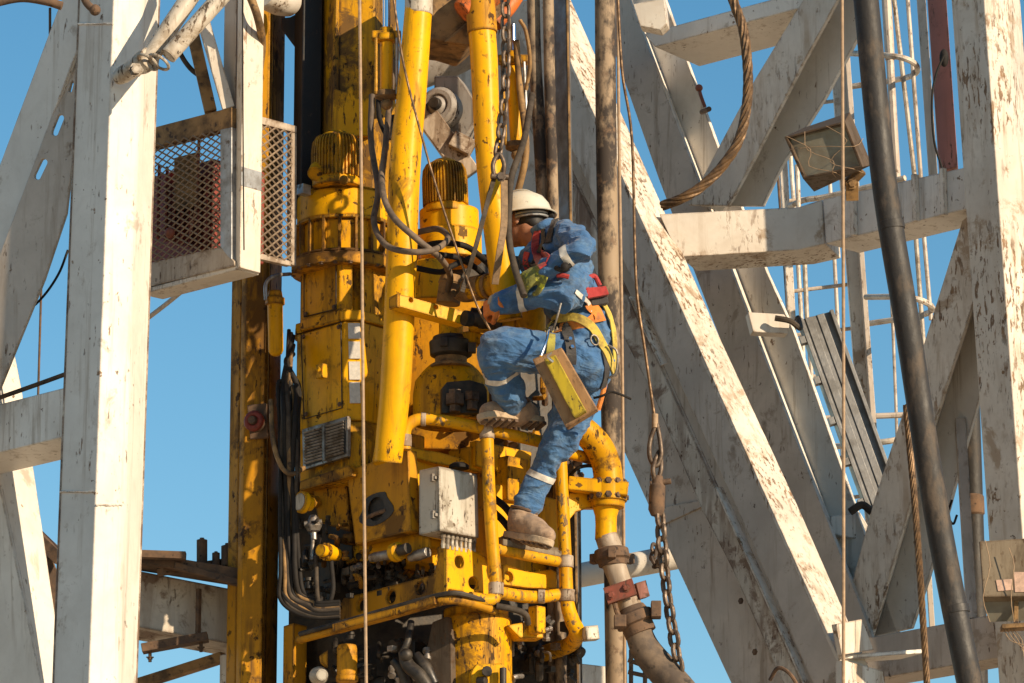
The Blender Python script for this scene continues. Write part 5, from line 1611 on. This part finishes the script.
# --- top girder behind
rt = thing('top_girder', 'shaded grey girder high up, crossing behind the wire rope loop', 'girder', P(720, 40, 22.6))
t1 = plane(647, 33, 22.7, -36)
mb = MB(); mb.plate([(644, 34), (810, -11), (815, 4), (655, 47)], t1, .42); part(mb, 'box_section', M['white'], rt, .004)
mb = MB(); mb.plate([(633, 4), (664, -2), (667, 24), (660, 30), (640, 26)], plane(650, 10, 22.3, -10), .1); part(mb, 'end_box', M['white_st'], rt, .004)
rt = thing('valve_handle', 'small red lever behind the shaded raking brace', 'lever', P(705, 112, 22.6))
mb = MB(); mb.ptube([(699, 88, 22.6), (701, 96, 22.6), (705, 107, 22.6)], 1.8, 8); mb.ball(P(699, 88, 22.6), .02); part(mb, 'lever', M['red'], rt, 0)
mb = MB(); mb.cyl(P(702, 112, 22.7), P(709, 109, 22.5), S(3)); part(mb, 'pivot', M['rusty'], rt, 0)

# --- looped wire rope
mb = MB(); mb.rope([P(724, -30, 21.3), P(733, 0, 21.3), P(744, 34, 21.3), P(748, 87, 21.3), P(741, 134, 21.3), P(724, 164, 21.3), P(702, 186, 21.3), P(683, 198, 21.3), P(662, 206, 21.35)], S(5.6), lay=.36)
solo(mb, 'wire_rope_loop', M['ropes'], 'thick brown wire rope hanging in a loop above the level girder', 'wire rope', bevel=0)
mb = MB(); mb.rope([P(906, 405, 20.6), P(910, 450, 20.6), P(915, 505, 20.6), P(921, 590, 20.6), P(928, 700, 20.6)], S(3.6), lay=.24)
solo(mb, 'wire_rope', M['ropes'], 'taut thin wire rope coming out from behind the long black standpipe', 'wire rope', bevel=0)

# --- long dark standpipe
rt = thing('standpipe', 'long black greasy standpipe crossing in front of the level girder', 'pipe', P(971, 690, 20.2))
SPP = [(861, -40, 20.2), (866, 0, 20.2), (884, 180, 20.2), (908, 330, 20.2), (936, 510, 20.2), (971, 690, 20.2), (983, 740, 20.2)]
mb = MB(); mb.ptube(SPP, 13, 28, 8); part(mb, 'pipe', M['pipe_b'], rt, 0)
for x0, y0, x1, y1 in ((890.5, 222, 891.8, 230), (955, 606, 956.6, 614)):
    mb = MB(); mb.ptube([(x0, y0, 20.2), (x1, y1, 20.2)], 13.7, 28, 1); part(mb, 'wrap_band', M['pipe_b'], rt, .002)
mb = MB(); mb.ptube([(842, -20, 20.0), (843.5, 340, 20.0), (843.5, 720, 20.0)], 1.7, 8)
solo(mb, 'guy_line', M['cord'], 'thin tan line hanging straight in front of the level girder beside the floodlight', 'line', bevel=0)

# --- floodlights
def wires(mb, pts, r=.0022):
    mb.tube(pts, r, 5, 3)
rt = thing('floodlight', 'rusty boxed floodlight tied with wire on top of the level girder', 'floodlight', P(845, 190, 21.0))
TL, TR, BR, BL = P(784, 137, 20.75), P(845, 121, 20.62), P(863, 167, 20.62), P(803, 179, 20.75)
TL2, TR2, BR2, BL2 = P(803, 128, 20.95), P(850, 112, 20.85), P(872, 165, 20.85), P(814, 192, 20.95)
mb = MB(); bm = mb.bm
fr = [bm.verts.new(p) for p in (TL, TR, BR, BL)]; bk = [bm.verts.new(p) for p in (TL2, TR2, BR2, BL2)]
mb.f(bk)
for i in range(4):
    mb.f([fr[i], fr[(i + 1) % 4], bk[(i + 1) % 4], bk[i]])
c4 = (TL + TR + BR + BL) / 4
inn = [bm.verts.new(p.lerp(c4, .09)) for p in (TL, TR, BR, BL)]
dp = (bk[0].co + bk[1].co + bk[2].co + bk[3].co) / 4 - c4
ind = [bm.verts.new(p.lerp(c4, .12) + dp * .3) for p in (TL, TR, BR, BL)]
for i in range(4):
    mb.f([fr[i], inn[i], inn[(i + 1) % 4], fr[(i + 1) % 4]])
    mb.f([inn[i], ind[i], ind[(i + 1) % 4], inn[(i + 1) % 4]])
mb.f(ind)
part(mb, 'lamp_housing', M['lampbox'], rt, .003)
mb = MB(); q = [p.lerp(c4, .10) + dp * .12 for p in (TL, TR, BR, BL)]; mb.extr(q, dp * .05); part(mb, 'lamp_glass', M['lampglass'], rt, 0)
mb = MB(); mb.beam(P(846, 186, 20.95), P(862, 170, 20.9), RT, .05, .03); mb.bolt(P(852, 184, 20.9), az(0), .02); mb.beam(P(852, 200, 20.95), P(852, 182, 20.9), RT, .06, .03); part(mb, 'bracket', M['ochre'], rt, .003)
mb = MB()
for (a, b, c_, d_) in ((.05, .3, .2, .55), (.35, .25, .6, .5), (.7, .9, .55, .85)):
    wires(mb, [TL.lerp(TR, a) - dp * .05, TL.lerp(TR, b).lerp(BL.lerp(BR, b + .1), .4) - dp * .14, TL.lerp(TR, c_).lerp(BL.lerp(BR, c_), .75) - dp * .1, BL.lerp(BR, d_) - dp * .05, BL2.lerp(BR2, d_) - ZZ * .02], .0017)
wires(mb, [TL.lerp(BL, .3) - dp * .05, TL.lerp(BL, .6).lerp(TR.lerp(BR, .2), .5) - dp * .12, TR.lerp(BR, .55) - dp * .05, TR2.lerp(BR2, .5) + RT * .01], .0017)
part(mb, 'wire_net', M['cord'], rt, 0)

rt = thing('second_floodlight', 'boxed floodlight with small stickers, hung below the foot of the mast upright', 'floodlight', P(1000, 625, 20.6))
f1 = plane(979, 560, 20.6, -8, 12)
mb = MB(); mb.plate([(979, 541), (1040, 537), (1040, 596), (983, 597)], f1, .16); part(mb, 'lamp_housing', M['lampbox_b'], rt, .006)
mb = MB(); mb.plate([(983, 599), (1040, 598), (1040, 620), (990, 622)], plane(990, 605, 20.62, -8, -30), .02); part(mb, 'lamp_glass', M['lampglass'], rt, 0)
mb = MB(); mb.plate([(996, 580), (1012, 579), (1013, 590), (998, 591)], off(f1, -.004), .003); part(mb, 'sticker', M['sticker'], rt, 0)
mb = MB(); mb.plate([(1014, 572), (1034, 572), (1034, 592), (1015, 592)], off(f1, -.004), .003); part(mb, 'sticker', M['sticker'], rt, 0)
mb = MB(); mb.beam(P(1001, 628, 20.6), P(1040, 626, 20.6), ZZ, .02, .1); mb.beam(P(1016, 598, 20.6), P(1016, 628, 20.6), RT, .02, .02); part(mb, 'bracket', M['ochre'], rt, .002)
mb = MB()
for k in range(2):
    x = 985 + k * 24
    wires(mb, [P(x, 540 + k % 2 * 8, 20.54), P(x + 5, 566, 20.52), P(x - 2 + k % 3 * 4, 597, 20.53), P(x + 5, 622, 20.58)])
for k in range(4):
    wires(mb, [P(1003 + k * 3, 628, 20.6), P(1010 + k * 4, 640, 20.57), P(1024, 645 + k * 4, 20.56)])
part(mb, 'wire_net', M['cord'], rt, 0)

# --- black pipe with red coupling beside the upright
rt = thing('coupled_pipe', 'dark upright pipe with a rusty red coupling behind the black standpipe', 'pipe', P(975, 640, 21.9))
mb = MB(); mb.ptube([(969, 380, 21.95), (973, 500, 21.95), (977, 640, 21.95), (979, 740, 21.95)], 10, 16); part(mb, 'pipe', M['pipe_b'], rt, 0)
mb = MB(); mb.lathe(P(972, 495, 21.95), P(973, 516, 21.95), [(0, S(11)), (.1, S(13)), (.9, S(13)), (1, S(11))], 20); part(mb, 'coupling', M['rusty'], rt, .003)
mb = MB(); mb.beam(P(960, 420, 21.8), P(972, 620, 21.5), RT, S(11), .05); solo(mb, 'angle_strut', M['grey_st'], 'slim grey angle strut in front of the dark coupled pipe', 'strut', bevel=.003)
mb = MB(); mb.ptube([(957, 515, 21.7), (953, 524, 21.7), (948, 514, 21.7), (952, 500, 21.7)], 1.2, 8); solo(mb, 'coupling_wire', M['rubber'], 'short black wire curling beside the rusty red coupling', 'wire', bevel=0)
mb = MB(); mb.beam(P(928, 566, 22.3), P(933, 640, 22.3), RT, S(6), .03); solo(mb, 'thin_post', M['grey_st'], 'thin grey post standing on the bottom girder', 'post', bevel=.003)

# --- far red beam and ladder cage
mb = MB(); mb.vprism([(951, 23.5), (970, 23.4), (970, 23.6), (951, 23.7)], P(940, 172, 23.5).z, P(940, -80, 23.5).z, V((-.043, 0, 0)))
solo(mb, 'maroon_girder', M['maroonpale'], 'dusty maroon upright girder behind the mast upright', 'girder', bevel=.004)
mb = MB(); mb.vprism([(940, 23.2), (949, 23.15), (949, 23.3), (940, 23.3)], P(940, 200, 23.5).z, P(940, -80, 23.5).z, V((-.043, 0, 0)))
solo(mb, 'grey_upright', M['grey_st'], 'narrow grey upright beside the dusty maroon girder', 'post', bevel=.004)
mb = MB(); mb.ptube([(944, 55, 23.0), (936, 75, 23.0), (932, 100, 23.0), (934, 140, 23.0), (942, 168, 23.0)], 1.2, 8); mb.ball(P(944, 58, 23.1), .025, .025, .05)
solo(mb, 'hanging_cable', M['rubber'], 'black cable curving down the dusty maroon girder', 'cable', bevel=0)

rt = thing('ladder_cage', 'pale safety cage of hoops and uprights behind the black standpipe', 'ladder cage', P(900, 420, 24.2))
def hoop(pts, r=3.0):
    mb = MB(); mb.ptube(pts, r, 8, 6)
    part(mb, 'hoop', M['white_st'], rt, 0)
hoop([(846, 53, 24.0), (880, 55, 23.6), (903, 58, 23.5), (916, 65, 23.6), (915, 74, 24.1), (895, 80, 24.5), (848, 87, 24.7)])
hoop([(866, 297, 24.0), (900, 297, 23.6), (920, 300, 23.5), (932, 307, 23.7), (928, 313, 24.2), (905, 318, 24.6), (866, 324, 24.8)])
hoop([(800, 438, 24.2), (830, 446, 23.9), (860, 444, 23.7), (895, 440, 23.6), (905, 432, 23.9)])
hoop([(790, 206, 24.2), (805, 200, 24.0), (830, 196, 23.9), (905, 178, 23.6)])
for a, b, r, m in (((893, -10), (915, 180), 2.4, 'pale_pipe'), ((915, 225), (924, 350), 2.4, 'pale_pipe'), ((907, -10), (921, 180), 2.2, 'grey_st'), ((923, 225), (931, 320), 2.2, 'grey_st'),
                   ((886, -10), (890, 60), 5, 'grey_st'), ((890, 60), (897, 180), 4, 'grey_st'), ((803, 225), (807, 320), 2.4, 'pale_pipe'), ((797, 165), (799, 215), 2.4, 'white_st'), ((809, 340), (813, 400), 2.2, 'white_st')):
    mb = MB(); mb.ptube([(a[0], a[1], 23.9), (b[0], b[1], 23.9)], r, 8, 1); part(mb, 'upright', M[m], rt, 0)
for k, (x0, x1, r, m) in enumerate(((790, 812, 2.2, 'white_st'), (828, 846, 2.0, 'grey_st'), (883, 901, 1.6, 'grey_st'), (776, 799, 1.4, 'rusty'))):
    mb = MB(); mb.ptube([(x0, 150, 25.2 + k * .1), ((x0 + x1) / 2 + 1, 330, 25.2), (x1, 560, 25.2)], r, 8, 3)
    solo(mb, 'conduit', M[m], ('pale conduit beside the thinner ladder stringer', 'thin grey conduit between the two ladder stringers', 'thin grey conduit under the hoops of the ladder cage', 'thin rusty conduit along the far side of the ladder')[k], 'conduit', bevel=0)
rt = thing('ladder', 'pale access ladder with thin rungs, standing behind the level girder', 'ladder', P(820, 600, 24.6))
for a, b, w in (((783, 160), (802, 520), 8), ((838, 60), (876, 560), 15)):
    mb = MB(); mb.beam(P(*a, 24.5), P(*b, 24.5), RT, S(w, 24.5), .06); part(mb, 'stringer', M['white_st'], rt, .004)
mb = MB(); mb.beam(P(847, 60, 24.42), P(883, 560, 24.42), RT, S(5, 24.5), .1); part(mb, 'stringer_edge', M['grey_st'], rt, .003)
for k in range(13):
    y = 108 + k * 47.5 - (k * k) * .4
    xa = 783 + (y - 160) * .053; xb = 838 + (y - 60) * .076
    mb = MB(); mb.ptube([(xa, y, 24.55), (xb, y - 8, 24.55)], 2.0, 8, 1); part(mb, 'rung', M['grey_st'], rt, 0)
mb = MB(); mb.ptube([(876, 416, 24.3), (905, 415, 24.3)], 3, 8, 1); solo(mb, 'ladder_tie', M['grey_st'], 'short grey tie bar between the ladder and the lower counter brace', 'bar', bevel=0)

# --- ribbed tray
rt = thing('cable_tray', 'ribbed galvanised cable tray sloping down behind the raking brace', 'cable tray', P(870, 500, 22.9))
a0, a1 = P(815, 316, 23.0), P(903, 560, 22.9)
mb = MB()
d = (a1 - a0)
sd = V((1, .1, 0)); sd = (sd - d.normalized() * sd.dot(d.normalized())).normalized()
w = S(33, 23)
mb.beam(a0, a1, sd, w, .012)
for k in (-1, 1):
    mb.beam(a0 + sd * k * w / 2, a1 + sd * k * w / 2, sd, .02, .07)
for k in (-.22, .16):
    mb.beam(a0 + sd * k * w + V((0, -.008, 0)), a1 + sd * k * w + V((0, -.008, 0)), sd, .040, .010)
part(mb, 'tray', M['galvtray'], rt, .003)
for k in range(6):
    c = a0.lerp(a1, (k + .5) / 6)
    mb = MB(); mb.box(c - sd * (w / 2 + .025) + V((0, -.01, 0)), sd * .015, d.normalized() * .02, V((0, .03, 0))); part(mb, 'clip', M['galvtray'], rt, .002)
rt = thing('junction_bracket', 'small pale box bracket bolted to the raking brace under the level girder', 'bracket', P(765, 330, 21.9))
mb = MB(); mb.plate([(748, 312), (784, 314), (790, 322), (788, 334), (753, 332)], plane(765, 322, 21.95, 8), .08); part(mb, 'box', M['white_st'], rt, .005)
mb = MB(); mb.ptube([(775, 318, 21.9), (790, 321, 21.9), (800, 328, 22.0), (798, 318, 22.3)], 3, 8); part(mb, 'cable_gland', M['rubber_d'], rt, 0)
rt = thing('pulley_bracket', 'small pale bracket box where the ribbed tray ends', 'bracket', P(850, 545, 22.4))
mb = MB(); mb.plate([(830, 516), (860, 512), (868, 526), (862, 540), (832, 534)], plane(850, 530, 22.3, -5), .12); part(mb, 'box', M['white'], rt, .005)
mb = MB(); mb.ptube([(850, 512, 22.2), (862, 505, 22.2), (872, 512, 22.2)], 4, 8); part(mb, 'cable_gland', M['rubber_d'], rt, 0)
# girders far behind at the bottom
mb = MB(); mb.plate([(560, 661), (612, 667), (612, 740), (560, 740)], plane(590, 690, 23.5, 20), .3); solo(mb, 'far_girder', M['white_st'], 'speckled sunlit girder low behind the brown pipes', 'girder', bevel=.005)
mb = MB(); mb.lathe(P(556, 580, 22.2), P(680, 556, 22.2), [(0, S(12, 22.2)), (1, S(12.5, 22.2))], 24); solo(mb, 'white_pipe', M['white'], 'white level pipe running behind the chain and the brown standpipe', 'pipe', bevel=0)
rt = thing('far_railing', 'small dark railing low between the brown standpipe and the thick black hose', 'railing', P(640, 690, 23))
for k, q in enumerate(([(628, 660), (650, 668)], [(628, 672), (655, 678)], [(631, 650), (631, 700)], [(645, 660), (645, 700)])):
    mb = MB(); mb.ptube([(q[0][0], q[0][1], 23), (q[1][0], q[1][1], 23)], 2.2, 8, 1); part(mb, 'bar', M['rusty'], rt, 0)
SKY_STR, SUN_STR, EXPO = .088, 4.6, 0.57
# ================================================================== GROUND, SKY, SUN, CAMERA
t = NT('sandy_ground')  # out of view, put in as pale sand to bounce warm light upward
n1 = t.noise(.08, 6, .6); n2 = t.noise(6, 5, .6)
c = t.mix(t.ramp(n1, .35, .65), rgb(.55, .42, .28), rgb(.47, .35, .23))
c = t.mix(t.ramp(n2, .5, .7, 0, .4), c, rgb(.22, .17, .11))
t.bump(n2, .4, .05)
gm = t.set(Base_Color=c, Roughness=.9)
mb = MB()
mb.f([mb.bm.verts.new(V((x, y, 0))) for x, y in ((-3000, -3000), (3000, -3000), (3000, 3000), (-3000, 3000))])
solo(mb, 'ground', gm, '', '', kind='structure', bevel=0)

SUN_AZ, SUN_EL = 50.0, 21.0      # azimuth measured from the camera's back towards its right
w = bpy.data.worlds.new('World')
scene.world = w
w.use_nodes = True
nt = w.node_tree
nt.nodes.clear()
sky = nt.nodes.new('ShaderNodeTexSky')
sky.sky_type = 'NISHITA'
sky.sun_disc = False
sky.sun_elevation = rad(SUN_EL)
tosun = V((math.sin(rad(SUN_AZ)) * math.cos(rad(SUN_EL)), -math.cos(rad(SUN_AZ)) * math.cos(rad(SUN_EL)), math.sin(rad(SUN_EL))))
sky.sun_rotation = math.atan2(tosun.x, tosun.y)
sky.air_density = 1.0
sky.dust_density = 0.0
sky.ozone_density = 1.6
bg = nt.nodes.new('ShaderNodeBackground')
bg.inputs[1].default_value = SKY_STR
wo = nt.nodes.new('ShaderNodeOutputWorld')
hs = nt.nodes.new('ShaderNodeHueSaturation')
hs.inputs['Hue'].default_value = .49
hs.inputs['Saturation'].default_value = 1.32
nt.links.new(sky.outputs[0], hs.inputs['Color'])
nt.links.new(hs.outputs[0], bg.inputs[0])
nt.links.new(bg.outputs[0], wo.inputs[0])
sl = bpy.data.lights.new('sun', 'SUN')
sl.energy = SUN_STR
sl.angle = rad(.53)
sl.color = (1.0, .81, .57)
so = bpy.data.objects.new('sun', sl)
COL.objects.link(so)
so.rotation_euler = (-tosun).to_track_quat('-Z', 'Y').to_euler()
cd = bpy.data.cameras.new('camera')
cd.sensor_width = 36
cd.lens = FPX * 36 / 1024
cd.clip_start = .5
cd.clip_end = 6000
cam = bpy.data.objects.new('camera', cd)
COL.objects.link(cam)
cam.location = CAM
cam.rotation_euler = (rad(90) + PITCH, 0, 0)
scene.camera = cam
scene.render.engine = 'CYCLES'
scene.cycles.use_denoising = True
scene.cycles.max_bounces = 6
vs = scene.view_settings
vs.view_transform = 'Standard'
vs.look = 'None'
vs.exposure = EXPO
vs.gamma = 1
vs.use_curve_mapping = False
